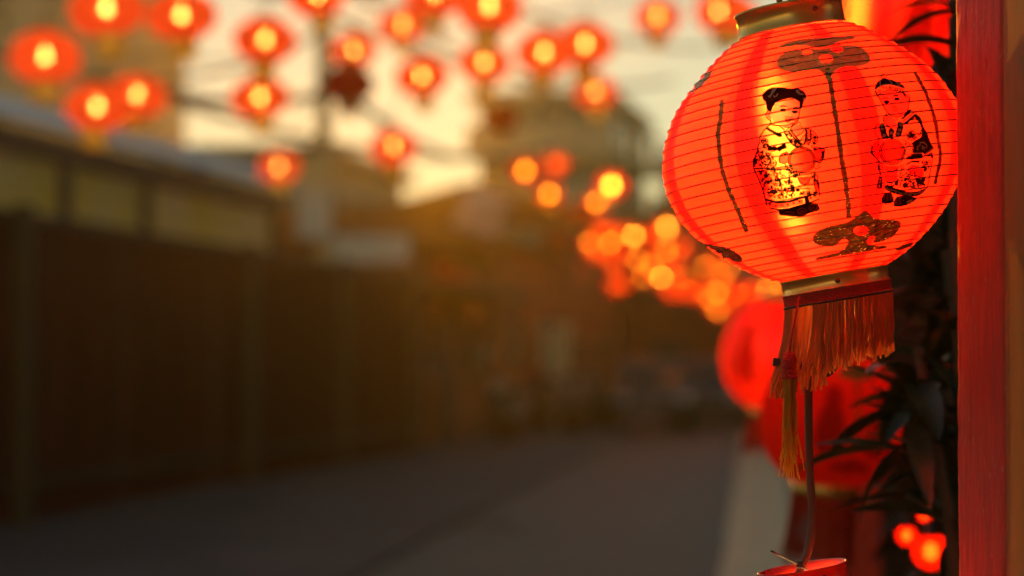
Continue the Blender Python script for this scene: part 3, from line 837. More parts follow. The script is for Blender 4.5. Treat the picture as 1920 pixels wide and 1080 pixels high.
for i, (px, py) in enumerate(FAR):
    k_ = min((a for a in L if a[0] in NICK), key=lambda a: math.hypot(a[1]-px, a[2]-py))
    dx, dy = px - k_[1], py - k_[2]
    where = ('just right of' if dx > 0 else 'just left of') if abs(dx) > abs(dy) else ('just below' if dy > 0 else 'just above')
    lb = 'small distant lantern %s the %s' % (where, NICK[k_[0]])
    if lb in USED: lb = lb.replace('small distant', 'fainter distant')
    if lb in USED: lb = lb.replace('just', 'diagonally set')
    USED.add(lb)
    hang('z%d' % i, px, py, 34 + 5*math.sin(i*2.3), ('far', 'red', 'red', 'dim', 'far')[i % 5], lb, 'small lanterns crowded at the far end')
FK = ['z20','z0','z1','z2','z5','z3','z17','z4']
def string(keys, label):
    o = MB()
    for a, b in zip(keys[:-1], keys[1:]):
        pa, pb2 = tops[a], tops[b]
        o.tube(sag(pa, pb2, .04 * (pa - pb2).length * .3, 6), .008, 5)
    tag(o.build('string_cable', M['cable'], None, True), label, 'cable')
string(['a3','a1','a2','a6','a9'], 'thin cable carrying the large lanterns at the upper left')
string(['a4','a5','a7','a8','b3'], 'thin cable carrying the lower lanterns over the shed roof')
string(['b1','b2','b6','b8'], 'thin cable carrying lanterns high in the bright sky')
string(['b5','b4','b7','b9','c1','c3'], 'thin cable carrying lanterns in front of the tan block')
string(['c6','c2','c4','c5'], 'thin cable carrying lanterns toward the brass ring')
string(['d1','d3','d2','h1','h2','d5','d4','e1','e2','e3','e4'], 'thin cable carrying the lanterns left of the large lantern')
string(['e5','e6','e7','e8','g3','f1','f4','f3','f6','f7','f8','g2'], 'thin cable carrying the middle row of the distant cluster')
string(FK, 'thin cable threading the crowded far lanterns at the cluster left')
string(['z18','z6','z7','z8','z10','z9','z12','z15','z16'], 'thin cable threading the crowded far lanterns at the cluster centre')
string(['z23','z22','z24','z25','z26','z27','z28','z29','z35'], 'thin cable threading the crowded far lanterns below the large left flank')
string(['z21','z36','z30','z31','z32','z34','z33'], 'thin cable threading the lowest crowded far lanterns')
string(['z19','z11','z13','z14'], 'thin cable threading the crowded far lanterns above the red lantern')
string(['e9','f2','f5','g1','f9'], 'thin cable carrying the lowest lanterns of the distant cluster')

# ------------------------------------------------------------------ the large lantern
PX = 2.87 / F
def build_profile():
    pts = [(-220,98),(-206,130),(-165,184),(-110,239),(-56,270),(-8,283),(36,284),(80,273),(115,254),(145,231),(175,202),(205,165),(228,127),(240,97)]
    # smooth catmull-rom, then resample by arc length
    dense = []
    for i in range(len(pts)-1):
        p0, p1, p2, p3 = pts[max(i-1,0)], pts[i], pts[i+1], pts[min(i+2,len(pts)-1)]
        for k in range(12):
            t = k/12
            dense.append(tuple(.5*((2*p1[j]) + (-p0[j]+p2[j])*t + (2*p0[j]-5*p1[j]+4*p2[j]-p3[j])*t*t + (-p0[j]+3*p1[j]-3*p2[j]+p3[j])*t**3) for j in (0,1)))
    dense.append(pts[-1])
    s = [0]
    for a, b in zip(dense[:-1], dense[1:]): s.append(s[-1] + math.hypot(b[0]-a[0], b[1]-a[1]))
    def ev(q):
        for i in range(len(s)-1):
            if q <= s[i+1]:
                t = (q-s[i])/(s[i+1]-s[i]); return (dense[i][0]+(dense[i+1][0]-dense[i][0])*t, dense[i][1]+(dense[i+1][1]-dense[i][1])*t)
        return dense[-1]
    return ev, s[-1]
EV, SLEN = build_profile()
NR = 31                                   # bays between ribs
def near_lantern_meshes():
    body = MB(); rows_ = []; per = 5
    ribs = []
    for b in range(NR):
        for k in range(per):
            q = SLEN * (b + k/per) / NR
            u, r = EV(q)
            u2, r2 = EV(min(q+1, SLEN)); u1, r1 = EV(max(q-1, 0))
            t = Vector((r2-r1, -(u2-u1))).normalized(); nrm = Vector((-t.y, t.x))
            if nrm.x < 0: nrm = -nrm
            dep = -1.3 * math.sin(math.pi * k/per)
            rows_.append(((r + nrm.x*dep)*PX, (-u + nrm.y*dep)*PX))
        if b: ribs.append(tuple(x*PX for x in (EV(SLEN*b/NR)[1], -EV(SLEN*b/NR)[0])))
    u, r = EV(SLEN); rows_.append((r*PX, -u*PX))
    return rows_, ribs
rows_, rib_rz = near_lantern_meshes()
NSEG = 144
def paper_body(mat):
    m_ = MB().lathe(rows_, NSEG)
    # slight unevenness of the paper between the ribs
    me_v = []
    for i, (x, y_, z) in enumerate(m_.v):
        ring, k = divmod(i, NSEG)
        a = 2*math.pi*k/NSEG
        j = 1 + (.0022*math.sin(5*a+ring*.21) + .0016*math.sin(11*a - ring*.5) + random.uniform(-.0012,.0012)) * (0 if ring % 5 == 0 else 1)
        me_v.append((x*j, y_*j, z))
    m_.v = me_v
    me = m_.mesh('paper_shade', mat, True)
    uvl = me.uv_layers.new(name='UVMap')
    nrow = len(rows_)
    for p in me.polygons:
        ks = [divmod(v_, NSEG) for v_ in p.vertices]
        wrap = max(k for _, k in ks) == NSEG-1 and min(k for _, k in ks) == 0
        for li, (ring, k) in zip(p.loop_indices, ks):
            kk = k + NSEG if (wrap and k == 0) else k
            uvl.data[li].uv = (kk/NSEG + 1 + 36.5/360, ring/(nrow-1))
    return me
BODY = paper_body(M['paper'])
RING_T = MB().lathe([(99*PX,222*PX),(102*PX,220*PX),(102*PX,224*PX),(100*PX,226*PX),(100*PX,262*PX),(103*PX,264*PX),(103*PX,268*PX),(98*PX,267*PX),(97*PX,224*PX),(99*PX,222*PX)], 64).mesh('top_ring', M['gold'], True)
RING_B = MB().lathe([(99*PX,-238*PX),(102*PX,-238*PX),(102*PX,-242*PX),(100*PX,-244*PX),(100*PX,-264*PX),(102*PX,-266*PX),(101*PX,-270*PX),(97*PX,-270*PX),(97*PX,-240*PX),(99*PX,-238*PX)], 64).mesh('bottom_ring', M['gold'], True)
RIVET = MB().lathe([(.0001,.0022),(.0022,.0018),(.0034,.0002),(.0034,-.001)], 12).mesh('rivet', M['rail'], True)
br = MB()
bp_ = []
for i in range(17): bp_.append((100.5 + 1.6*(1 if i % 2 else 0) + (2.2 if i in (0,1,15,16) else 0), -266 - i*1.25))
bp_ = [(r*PX, z*PX) for r, z in bp_] + [(98*PX, -287*PX), (98*PX, -266*PX)]
BRAID = br.lathe(bp_, 96).mesh('braid_band', M['braid'], True)
TRIM = MB().lathe([(103*PX,-287*PX),(104.5*PX,-289*PX),(103*PX,-291*PX),(100*PX,-290*PX),(103*PX,-287*PX)], 96).mesh('trim_cord', M['black_rubber'], True)
TUBE = MB().lathe([(.004,-.125),(.011,-.12),(.012,-.09),(.012,.06),(.011,.08),(.004,.085)], 20, True, True).mesh('bulb', M['bulb_main'], True)
SOCKET = MB().lathe([(.012,.0852),(.018,.09),(.018,.12),(.008,.125),(.008,.135)], 20, True, True).mesh('lamp_socket', M['signwhite'], True)
def near_lantern(center, tilt_deg, label, scale=1.0, name='paper_lantern'):
    up = Vector((0,0,1))*math.cos(R(tilt_deg)) - RIGHT*math.sin(R(tilt_deg))
    toward = -Vector((FWD.x, FWD.y, 0)).normalized()
    yl = -(toward - up*toward.dot(up)).normalized()
    xl = yl.cross(up).normalized()
    Mx = Matrix((xl, yl, up)).transposed().to_4x4()
    o = empty(name, center, label, 'lantern')
    o.rotation_euler = Mx.to_euler(); o.scale = (scale,)*3
    Mw = Matrix.Translation(center) @ Mx @ Matrix.Scale(scale, 4)
    body = link('paper_shade', BODY, o)
    for r, z in rib_rz:
        pr = []
        for k in range(7):
            a = 2*math.pi*k/6; pr.append((r + .00095*math.cos(a), z + .00095*math.sin(a)))
        MB().lathe(pr, 72).build('rib', M['ribwire'], o, True)
    tr = link('top_ring', RING_T, o); brg = link('bottom_ring', RING_B, o)
    for deg in (21, 201):
        a = R(deg); rv_ = link('rivet', RIVET, tr, (100.4*PX*math.sin(a), -100.4*PX*math.cos(a), 246*PX), (R(90), 0, a))
    a = R(-5); link('rivet', RIVET, brg, (100.4*PX*math.sin(a), -100.4*PX*math.cos(a), -254*PX), (R(90), 0, a))
    bd = link('braid_band', BRAID, o); link('trim_cord', TRIM, bd)
    b = link('bulb', TUBE, o, (-.040, .0, .022)); link('lamp_socket', SOCKET, o, (-.040, .0, .022))
    # wire cross that carries the lamp
    MB().tube([(-98*PX,0,225*PX),(98*PX,0,225*PX)], .0015, 6).tube([(0,-98*PX,227*PX),(0,98*PX,227*PX)], .0015, 6).tube([(-.040,0,.139),(-.040,0,225*PX)], .002, 6).build('wire_brace', M['rail'], o)
    return o, Mw
M['lacquer'] = surf('red_lacquer', (.60,.02,.012), (.72,.035,.02), rough=.3, scale=40)
M['ribwire'] = surf('rib_wire', (.07,.004,.003), (.12,.006,.004), rough=.6, scale=50)
MC = at(1523, 277, 2.87)
big, MBIG = near_lantern(MC, 9.5, 'large glowing red paper lantern printed with two children, brass rings and fringe')

# ---- prints on the paper
_bv = [MBIG @ Vector(v_.co) for v_ in BODY.vertices]
_bf = [tuple(p.vertices) for p in BODY.polygons]
bvh = BVHTree.FromPolygons(_bv, _bf)
INV = MBIG.inverted()
def drape(px, py, off):
    d = ray(px, py).normalized()
    hit = bvh.ray_cast(CAM, d, 10)
    if hit[0] is None: return None
    n = hit[1]
    if n.dot(d) > 0: n = -n
    return INV @ (hit[0] + n * off)
class Print:
    def __init__(s, off=.0009): s.mb = MB(); s.off = off
    def fill(s, polys, step=6.0):
        """even-odd filled outline, draped over the paper"""
        def dens(P):
            out_ = []
            for a, b in zip(P, P[1:] + P[:1]):
                n = max(1, int(math.hypot(b[0]-a[0], b[1]-a[1]) / step))
                out_ += [(a[0]+(b[0]-a[0])*i/n, a[1]+(b[1]-a[1])*i/n) for i in range(n)]
            return out_
        polys = [dens(P) for P in polys]
        pts, edges = [], []
        for P in polys:
            k = len(pts); pts += [Vector(p) for p in P]; edges += [(k+i, k+(i+1) % len(P)) for i in range(len(P))]
        def inside(x, y_):
            c = False
            for P in polys:
                for a, b in zip(P, P[1:] + P[:1]):
                    if (a[1] > y_) != (b[1] > y_) and x < (b[0]-a[0])*(y_-a[1])/(b[1]-a[1]) + a[0]: c = not c
            return c
        x0, x1 = min(p.x for p in pts), max(p.x for p in pts); y0_, y1_ = min(p.y for p in pts), max(p.y for p in pts)
        yy = y0_ + step*.5
        while yy < y1_:
            xx = x0 + step*.5
            while xx < x1:
                if inside(xx, yy): pts.append(Vector((xx, yy)))
                xx += step
            yy += step
        vo, eo, fo, *_ = geometry.delaunay_2d_cdt(pts, edges, [], 0, 1e-4)
        vv = [drape(p.x, p.y, s.off) for p in vo]
        ff = []
        for f in fo:
            cx = sum(vo[i].x for i in f)/len(f); cy_ = sum(vo[i].y for i in f)/len(f)
            if inside(cx, cy_) and all(vv[i] is not None for i in f): ff.append(tuple(f))
        s.mb.add([v_ if v_ is not None else Vector() for v_ in vv], ff)
        return s
    def stroke(s, P, w, closed=False, jitter=0.0):
        if not jitter: w *= 1.5
        if closed: P = P + P[:1]
        Q = []
        for a, b in zip(P[:-1], P[1:]):
            n = max(1, int(math.hypot(b[0]-a[0], b[1]-a[1]) / 4))
            Q += [(a[0]+(b[0]-a[0])*i/n, a[1]+(b[1]-a[1])*i/n) for i in range(n)]
        Q.append(P[-1]); vv = []
        for i, p in enumerate(Q):
            a, b = Q[max(i-1,0)], Q[min(i+1,len(Q)-1)]
            tx, ty = b[0]-a[0], b[1]-a[1]; l = math.hypot(tx, ty) or 1; ww = w/2*(1+random.uniform(-jitter,jitter))
            p1 = drape(p[0]-ty/l*ww, p[1]+tx/l*ww, s.off); p2 = drape(p[0]+ty/l*ww, p[1]-tx/l*ww, s.off)
            if p1 is None or p2 is None:
                break
            vv += [p1, p2]
        s.mb.add(vv, [(2*i, 2*i+1, 2*i+3, 2*i+2) for i in range(len(vv)//2-1)])
        return s
    def dot(s, x, y_, rx, ry=None, n=10):
        ry = ry or rx
        return s.fill([[(x+rx*math.cos(6.2832*i/n), y_+ry*math.sin(6.2832*i/n)) for i in range(n)]], step=max(2.5, rx))
    def scatter(s, P, n, seed, size=2.2):
        n = int(n * 1.25)
        rnd = random.Random(seed)
        x0, x1 = min(p[0] for p in P), max(p[0] for p in P); y0_, y1_ = min(p[1] for p in P), max(p[1] for p in P)
        k = 0
        while k < n:
            x, y_ = rnd.uniform(x0, x1), rnd.uniform(y0_, y1_); c = False
            for a, b in zip(P, P[1:]+P[:1]):
                if (a[1] > y_) != (b[1] > y_) and x < (b[0]-a[0])*(y_-a[1])/(b[1]-a[1]) + a[0]: c = not c
            if not c: continue
            k += 1
            if rnd.random() < .45:
                a0 = rnd.uniform(0, 6.28); rr = size*rnd.uniform(.7,1.5)
                s.stroke([(x+rr*math.cos(a0+.8*j), y_+rr*math.sin(a0+.8*j)) for j in range(5)], size*.55)
            else:
                a0 = rnd.uniform(0, 3.14); e = size*rnd.uniform(.6,1.5)
                s.stroke([(x-e*math.cos(a0), y_-e*math.sin(a0)), (x+e*.3*math.sin(a0), y_), (x+e*math.cos(a0), y_+e*math.sin(a0))], size*rnd.uniform(.5,1.1))
        return s
    def build(s, name, mat, parent=None, label=None):
        if name in ('cloud_print', 'seam_strip'):
            par = list(range(len(s.mb.v)))          # keep only the largest connected piece
            def find(x):
                while par[x] != x: par[x] = par[par[x]]; x = par[x]
                return x
            for f in s.mb.f:
                for k in f[1:]: par[find(k)] = find(f[0])
            cnt = {}
            for f in s.mb.f: cnt[find(f[0])] = cnt.get(find(f[0]), 0) + 1
            if cnt:
                best = max(cnt, key=cnt.get); s.mb.f = [f for f in s.mb.f if find(f[0]) == best]
            use = sorted({i for f in s.mb.f for i in f}); mp_ = {a: b for b, a in enumerate(use)}
            s.mb.v = [s.mb.v[i] for i in use]; s.mb.f = [tuple(mp_[i] for i in f) for f in s.mb.f]
        o = s.mb.build(name, M[mat], parent or big, True)
        if name in ('ink_lines', 'red_areas', 'shoes', 'pale_lines', 'hair_bows'): o['kind'] = 'stuff'
        if label: o['label'] = label
        return o
def cv(ox, oy, sc):
    return lambda P: [(ox + x/sc, oy + y_/sc) for x, y_ in P]
def ell(x, y_, rx, ry, n=14): return [(x+rx*math.cos(6.2832*i/n), y_+ry*math.sin(6.2832*i/n)) for i in range(n)]
def smooth(P, closed=True):
    """one Chaikin pass so that outlines are round"""
    out_ = []; n = len(P)
    for i in range(n if closed else n-1):
        a, b = P[i], P[(i+1) % n]
        out_ += [(a[0]*.75+b[0]*.25, a[1]*.75+b[1]*.25), (a[0]*.25+b[0]*.75, a[1]*.25+b[1]*.75)]
    return out_ if closed else [P[0]] + out_ + [P[-1]]
# seams
for P, w in (([(1355,188),(1352,220),(1347,250),(1350,290),(1355,320),(1365,350),(1378,380),(1401,434)], 8.5),
             ([(1551,128),(1556,150),(1562,190),(1570,240),(1578,300),(1585,340),(1590,380),(1591,408)], 9),
             ([(1714,136),(1722,150),(1735,175),(1746,205),(1754,235),(1757,260),(1762,285),(1761,305),(1756,325),(1752,345)], 6.5)):
    Print().stroke(P, w, jitter=.22).build('seam_strip', 'goldfoil')
# clouds
c = cv(1420, 50, 8.0)
Print().fill([smooth(c([(275,540),(330,450),(430,390),(650,355),(830,340),(1000,345),(1150,300),(1300,285),(1450,290),(1560,320),(1650,390),(1695,470),(1680,540),(1600,590),(1450,610),(1250,612),(1150,680),(1100,770),(1080,830),(1040,830),(1000,730),(930,665),(820,650),(600,690),(450,690),(330,640)])),
              c(ell(750,400,75,42)), c(ell(1190,350,90,44)), c(ell(1030,490,100,64))]).build('cloud_print', 'foillit', None, 'gold foil cloud with three holes below the brass ring')
Print().fill([smooth(c([(280,320),(420,250),(600,205),(820,180),(1000,175),(1200,155),(1450,148),(1485,170),(1450,195),(1250,230),(1150,270),(1000,325),(830,325),(700,290),(520,300),(380,325)]))]).build('cloud_print', 'foillit', None, 'gold foil cloud streak below the brass ring')
c = cv(1290, 370, 4.465)
Print().fill([smooth(c([(1035,340),(1080,280),(1180,235),(1300,215),(1360,190),(1420,150),(1470,105),(1490,105),(1530,150),(1580,180),(1700,178),(1780,200),(1775,250),(1720,320),(1650,360),(1580,375),(1535,378),(1560,350),(1570,325),(1540,318),(1500,335),(1490,365),(1510,395),(1580,402),(1660,398),(1662,422),(1560,440),(1400,465),(1250,492),(1130,512),(1060,525),(1080,495),(1200,468),(1280,450),(1330,400),(1340,360),(1320,345),(1280,350),(1250,400),(1150,412),(1070,390)])),
              c(ell(1445,275,65,40))]).build('cloud_print', 'goldfoil', None, 'dark cloud with three lobes at the lantern bottom')
Print().fill([smooth(c([(65,335),(140,385),(230,395),(330,415),(400,450),(460,500),(455,538),(380,535),(345,505),(310,505),(315,525),(360,555),(430,575),(540,572),(650,582),(560,597),(480,606),(400,585),(330,548),(260,500),(180,430)])),
              c(ell(205,452,38,20))]).build('cloud_print', 'goldfoil', None, 'dark cloud at the lantern lower left')
Print().fill([c([(1725,432),(1800,390),(1880,368),(1890,380),(1840,415),(1760,440)])]).build('cloud_print', 'goldfoil')
c = cv(1240, 60, 4.5)
Print().fill([c([(330,352),(440,330),(410,390),(350,460),(250,530),(190,560),(240,480),(280,420)])]).build('cloud_print', 'goldfoil', None, 'gold foil cloud at the lantern upper left')

# ---- girl
g1, g2 = cv(1410, 150, 8.307), cv(1400, 270, 7.2)
girl = Print(.0007).fill([smooth(g1([(385,345),(440,328),(590,292),(640,292),(700,322),(748,365),(750,440),(735,530),(715,630),(680,670),(600,690),(500,700),(420,690),(340,650),(310,590),(305,520),(350,405)]))]).fill(
    [g1([(300,500),(250,490),(222,540),(240,590),(290,640),(310,600)])]).fill([smooth(g1([(600,770),(650,705),(700,690),(760,740),(775,800),(740,850),(680,880),(620,850)]))]).fill([g1([(420,700),(600,700),(560,750),(500,745)])]).build('figure_print', 'skin', None, 'printed girl holding a round drum, hair in two buns')
ink = Print(.0013)
ink.fill([smooth(g1([(160,280),(175,220),(240,160),(330,120),(400,130),(480,122),(560,145),(640,150),(700,135),(760,150),(820,200),(848,255),(835,320),(800,350),(800,400),(770,450),(752,430),(750,360),(700,320),(640,290),(590,290),(520,310),(440,325),(390,340),(350,400),(320,450),(305,520),(250,490),(225,440),(230,360),(190,330)]))], 4)
ink.stroke(g1([(750,370),(754,440),(737,540),(718,630),(660,690),(590,740),(510,740)]), 1.6)
ink.stroke(g1([(250,490),(215,540),(240,600),(290,640),(305,690),(420,712),(500,720),(590,702),(650,675)]), 1.5)
ink.stroke(g1([(440,428),(490,410),(545,430)]), 2.0).stroke(g1([(640,458),(690,443),(730,460)]), 2.0)
ink.fill([g1(ell(487,476,46,20))], 3).fill([g1(ell(668,502,50,30))], 3)
ink.stroke(g1([(525,575),(535,592),(560,580),(585,597),(620,592),(630,565)]), 1.2)
ink.stroke(g1([(512,612),(540,622),(565,612),(612,615)]), .9).stroke(g1([(520,635),(560,662),(610,632)]), .9)
ink.stroke(g1([(240,540),(290,520),(260,560),(300,600)]), 1.5)
ink.fill([g1([(205,760),(240,728),(300,770),(390,820),(470,840),(475,880),(430,897),(380,865),(290,815)])], 4)
ink.stroke(g1([(305,680),(240,735),(190,790),(130,890),(115,960),(130,1010)]), 1.8)
ink.stroke(g1([(320,700),(430,720),(500,770),(510,830)]), 1.4).stroke(g1([(590,740),(540,790),(510,830)]), 1.4)
for P in ([(515,830),(560,915),(625,995),(690,1045),(770,1050)], [(570,800),(640,885),(720,965),(800,1005)], [(600,770),(660,860),(740,950)]): ink.stroke(g1(P), 2.0)
ink.scatter(g1([(515,835),(570,805),(640,885),(720,965),(800,1005),(770,1050),(690,1040),(620,990)]), 34, 1, 1.8)
ink.stroke(g1([(600,770),(650,705),(700,690)]), 1.2).stroke(g1([(700,690),(715,660),(760,680),(745,712),(790,735),(760,765),(815,770),(780,830),(740,855),(690,885)]), 1.4)
ink.stroke(g1([(830,760),(900,770),(970,815),(1020,885),(1015,960),(960,1020)]), 1.5)
ink.stroke(g1([(835,765),(850,850),(830,960),(810,1010)]), 2.6).stroke(g1([(905,780),(922,850),(907,950),(875,1015)]), 2.0)
ink.scatter(g1([(850,780),(900,790),(910,900),(880,1000),(830,1000)]), 18, 2, 1.9).scatter(g1([(940,860),(1000,860),(1000,980),(950,1010)]), 13, 3, 1.9)
ink.stroke(g1([(730,985),(830,850)]), 1.4).scatter(g1([(640,960),(720,960),(800,1000),(780,1045),(700,1040)]), 14, 31, 2.0)
ink.scatter(g1([(120,960),(180,905),(245,930),(230,990),(320,1040),(420,1050),(480,1035),(550,985),(530,1075),(400,1110),(250,1090),(150,1030)]), 60, 4, 2.1)
ink.fill([g1([(250,1040),(400,1045),(540,980),(520,1040),(420,1090),(300,1085)])], 4)
ink.fill([g1([(470,960),(490,1000),(540,960),(520,1010),(480,1030)])], 4)
ink.stroke(g2([(165,0),(150,100),(95,240),(100,330),(150,430),(210,580),(245,700),(280,830)]), 2.0)
ink.scatter(g2([(150,90),(260,90),(330,130),(420,250),(380,340),(110,330),(95,240)]), 85, 5, 2.0)
ink.fill([g2([(110,210),(150,190),(150,260),(100,260)])], 4).stroke(g2([(100,335),(250,325),(380,350),(500,330),(590,360)]), 2.2).stroke(g2([(200,200),(240,160),(310,170),(330,230),(290,280),(220,270),(200,220)]), 2.2)
ink.scatter(g2([(150,350),(400,360),(560,390),(640,560),(650,690),(560,720),(400,740),(270,720),(220,600)]), 175, 6, 2.0)
for P in ([(410,430),(450,470),(490,560),(440,530)], [(565,450),(590,450),(590,540),(555,550)], [(300,650),(340,610),(400,615),(430,650),(360,665)], [(590,540),(640,545),(660,640),(590,640)], [(370,720),(385,690),(400,720)]): ink.fill([g2(P)], 4)
ink.fill([g2(ell(692,612,30,28))], 4)
ink.stroke(g2([(255,735),(400,775),(550,767),(700,732),(860,690),(970,640)]), 1.8).stroke(g2([(265,755),(400,790),(550,782),(700,748)]), 1.2)
ink.fill([g2([(280,830),(350,850),(430,868),(560,858),(700,820),(840,780),(975,725),(980,745),(860,800),(700,845),(560,880),(440,895),(330,872)])], 4)
for x, y_ in ((320,805),(400,825),(480,820),(560,812),(640,790),(720,770),(920,690),(870,720)): ink.fill([g2([(x-22,y_-8),(x-6,y_-22),(x+8,y_-6),(x+24,y_-10),(x+10,y_+8),(x+14,y_+24),(x-4,y_+12),(x-20,y_+18)])], 4)
ink.fill([g2([(780,700),(830,695),(850,780),(790,800)])], 4)
ink.fill([smooth(g2([(435,880),(560,862),(700,830),(850,800),(930,778),(980,840),(985,880),(920,912),(850,922),(780,962),(680,977),(560,967),(440,955)]))], 4)
ink.stroke(g2(ell(745,220,160,156,28)), 1.6, True).stroke(g2(ell(745,220,180,176,28)), 1.6, True)
ink.stroke(g2([(570,130),(540,108),(480,130),(440,190),(450,245),(500,270),(560,240)]), 1.4).fill([g2(ell(525,142,20,18))], 3)
ink.stroke(g2([(880,50),(960,45),(1050,70),(1040,180),(1000,240),(930,235)]), 1.4).fill([g2(ell(920,75,20,19))], 3)
ink.stroke(g2([(990,60),(1020,140),(990,210),(930,190)]), 1.4).stroke(g2([(940,240),(1000,250),(960,290),(1000,310),(940,335),(910,310)]), 1.6).fill([g2([(1015,100),(1050,80),(1040,180),(1000,240),(1010,170)])], 4)
ink.stroke(g2([(880,15),(885,60)]), 1.4).scatter(g2([(500,280),(590,290),(640,370),(720,410),(660,450),(560,380)]), 38, 8, 2.0)
ink.stroke(g2([(690,440),(720,510),(770,550),(840,520),(865,440)]), 1.5).stroke(g2([(720,440),(770,470),(830,440)]), 1.2).stroke(g2([(700,560),(740,600),(800,590),(860,600)]), 1.5)
ink.stroke(g2([(905,480),(940,478),(975,610),(930,622),(905,480)]), 1.8).stroke(g2([(900,500),(945,495)]), 2).stroke(g2([(925,400),(920,480)]), 1.8).stroke(g2([(945,400),(975,560),(985,700)]), 1.6)
ink.scatter(g2([(720,650),(860,620),(960,640),(850,690),(720,700)]), 26, 9, 1.8).scatter(g2([(870,380),(940,380),(930,470),(880,470)]), 12, 10, 2)
ink.build('ink_lines', 'ink', girl)
Print(.0017).fill([g1([(295,235),(325,155),(392,135),(372,180),(332,225),(288,288),(248,268)])], 4).fill([g1([(690,160),(722,168),(748,213),(808,232),(790,252),(740,245),(690,208)])], 4).stroke(g1([(342,250),(355,280),(385,262),(407,222)]), 1.4).fill([g1([(795,285),(830,290),(820,330),(800,320)])], 4).build('hair_bows', 'lightink', girl)
rk = Print(.0010).fill([g2(ell(745,220,158,154,22))])
rk.fill([smooth(g2([(570,130),(540,108),(480,130),(440,190),(450,245),(500,270),(560,240)]))]).fill([g2([(900,55),(1050,72),(1035,180),(1000,235),(920,225)])]).fill([g2([(690,440),(720,510),(770,560),(840,540),(865,440)])]).fill([g2([(905,480),(940,478),(975,610),(930,622)])]).fill([g1([(512,612),(565,606),(612,615),(600,648),(560,662),(525,642)])], 4)
rk.fill([g2([(150,350),(280,360),(290,520),(250,690),(210,580)])]).fill([g2([(270,755),(400,790),(550,782),(700,748),(760,740),(760,800),(560,855),(400,860),(285,830)])])
rk.build('red_areas', 'redink', girl)
M['shoeink'] = ink_mat('shoe_red_ink', (.75,.06,.03), .75)
sh_ = Print(.0017)
for P in ([(480,932),(540,892),(640,902),(655,938),(560,948),(490,948)], [(672,918),(692,862),(760,843),(815,880),(788,930),(720,950)], [(828,860),(862,803),(930,793),(965,840),(938,886),(870,893)]): sh_.fill([smooth(g2(P))], 4)
sh_.build('shoes', 'shoeink', girl)
ik2 = Print(.0021).stroke(g2([(710,900),(740,865),(785,885),(770,915),(735,920)]), 1.4).stroke(g2([(860,850),(890,815),(935,830),(915,865),(880,870)]), 1.4)
for k in range(6): ik2.stroke(g2([(500+24*k,938),(515+24*k,908)]), 1.5)
ik2.build('ink_lines', 'ink', girl)

# ---- boy
b1, b2 = cv(1620, 130, 8.307), cv(1620, 250, 7.2)
boy = Print(.0007).fill([smooth(b1([(215,425),(300,355),(420,330),(560,350),(650,400),(690,420),(698,500),(685,600),(660,670),(600,720),(520,745),(420,728),(350,678),(300,590),(250,490)]))]).fill([smooth(b1([(350,700),(300,740),(290,800),(330,860),(400,910),(480,900),(500,830),(440,760),(380,720)]))]).build('figure_print', 'skin', None, 'printed boy in a navy cap and black vest holding a round drum')
ink = Print(.0013)
vest = b1([(770,745),(800,705),(860,760),(900,850),(930,930),(980,1010)]) + b2([(850,30),(890,130),(935,205),(818,300),(780,262),(650,266),(660,160),(610,150),(680,100),(760,50)]) + b1([(885,1000),(890,920),(860,835),(800,785)])
ink.fill([vest], 4)
ink.fill([b2([(562,347),(640,285),(650,272),(775,264),(782,332),(640,354)])], 4)
ink.stroke(b1([(215,425),(250,490),(300,590),(350,680),(420,730),(520,747),(600,722),(662,672),(686,600),(680,560)]), 1.5)
ink.stroke(b1([(645,405),(690,415),(702,470),(695,550),(680,550)]), 1.4).stroke(b1([(665,430),(680,470),(670,500)]), 1)
ink.fill([b1([(580,370),(640,400),(648,475),(610,415)])], 4)
ink.fill([b1(ell(342,517,46,29))], 3).fill([b1(ell(502,472,46,29))], 3)
ink.stroke(b1([(275,467),(320,450),(370,458)]), 2.0).stroke(b1([(440,432),(480,412),(522,415)]), 2.0)
ink.stroke(b1([(420,555),(428,588),(465,580),(490,588),(492,565)]), 1.2).stroke(b1([(440,622),(480,605),(522,625),(512,655),(470,662),(445,635)]), 1.0, True)
ink.stroke(b1(ell(300,122,44,30)), 1.2, True)
ink.stroke(b1([(165,345),(200,420),(280,360),(400,330),(520,345),(640,395)]), 1.6).stroke(b1([(200,420),(215,428)]), 1.5)
for x, y_ in ((190,385),(225,355),(245,340),(290,300),(340,300),(385,295),(410,295),(440,300),(480,308),(510,315),(560,330),(590,342)): ink.stroke(b1([(x-8,y_-18),(x+6,y_-4),(x-4,y_+8),(x+10,y_+18)]), 1.7)
ink.fill([b1([(570,770),(640,700),(705,625),(735,650),(590,792)])], 4).fill([b1([(785,690),(800,705),(770,760),(700,820),(660,860),(615,845),(640,828)])], 4)
ink.stroke(b1([(600,815),(765,672)]), 1.2)
ink.stroke(b1([(610,860),(700,795),(800,782),(860,832),(890,930),(850,1045)]), 1.5)
ink.scatter(b1([(660,1000),(720,950),(800,970),(840,1020),(800,1070),(690,1075)]), 30, 12, 1.8).scatter(b2([(550,50),(650,20),(700,40),(670,100),(580,90)]), 16, 13, 1.8)
ink.fill([smooth(b1([(230,860),(290,828),(330,920),(350,1010),(400,1085),(270,1085),(240,980)]))], 4)
ink.fill([smooth(b1([(510,815),(602,830),(602,940),(562,1065),(470,1045),(482,980),(512,900)]))], 4)
ink.fill([b1([(370,945),(420,910),(470,965),(440,1050),(460,1085),(380,1075)])], 4)
ink.fill([b1([(455,755),(510,780),(515,810)])], 4)
ink.stroke(b1([(350,700),(300,740),(288,800),(320,860),(400,912),(480,902)]), 1.5)
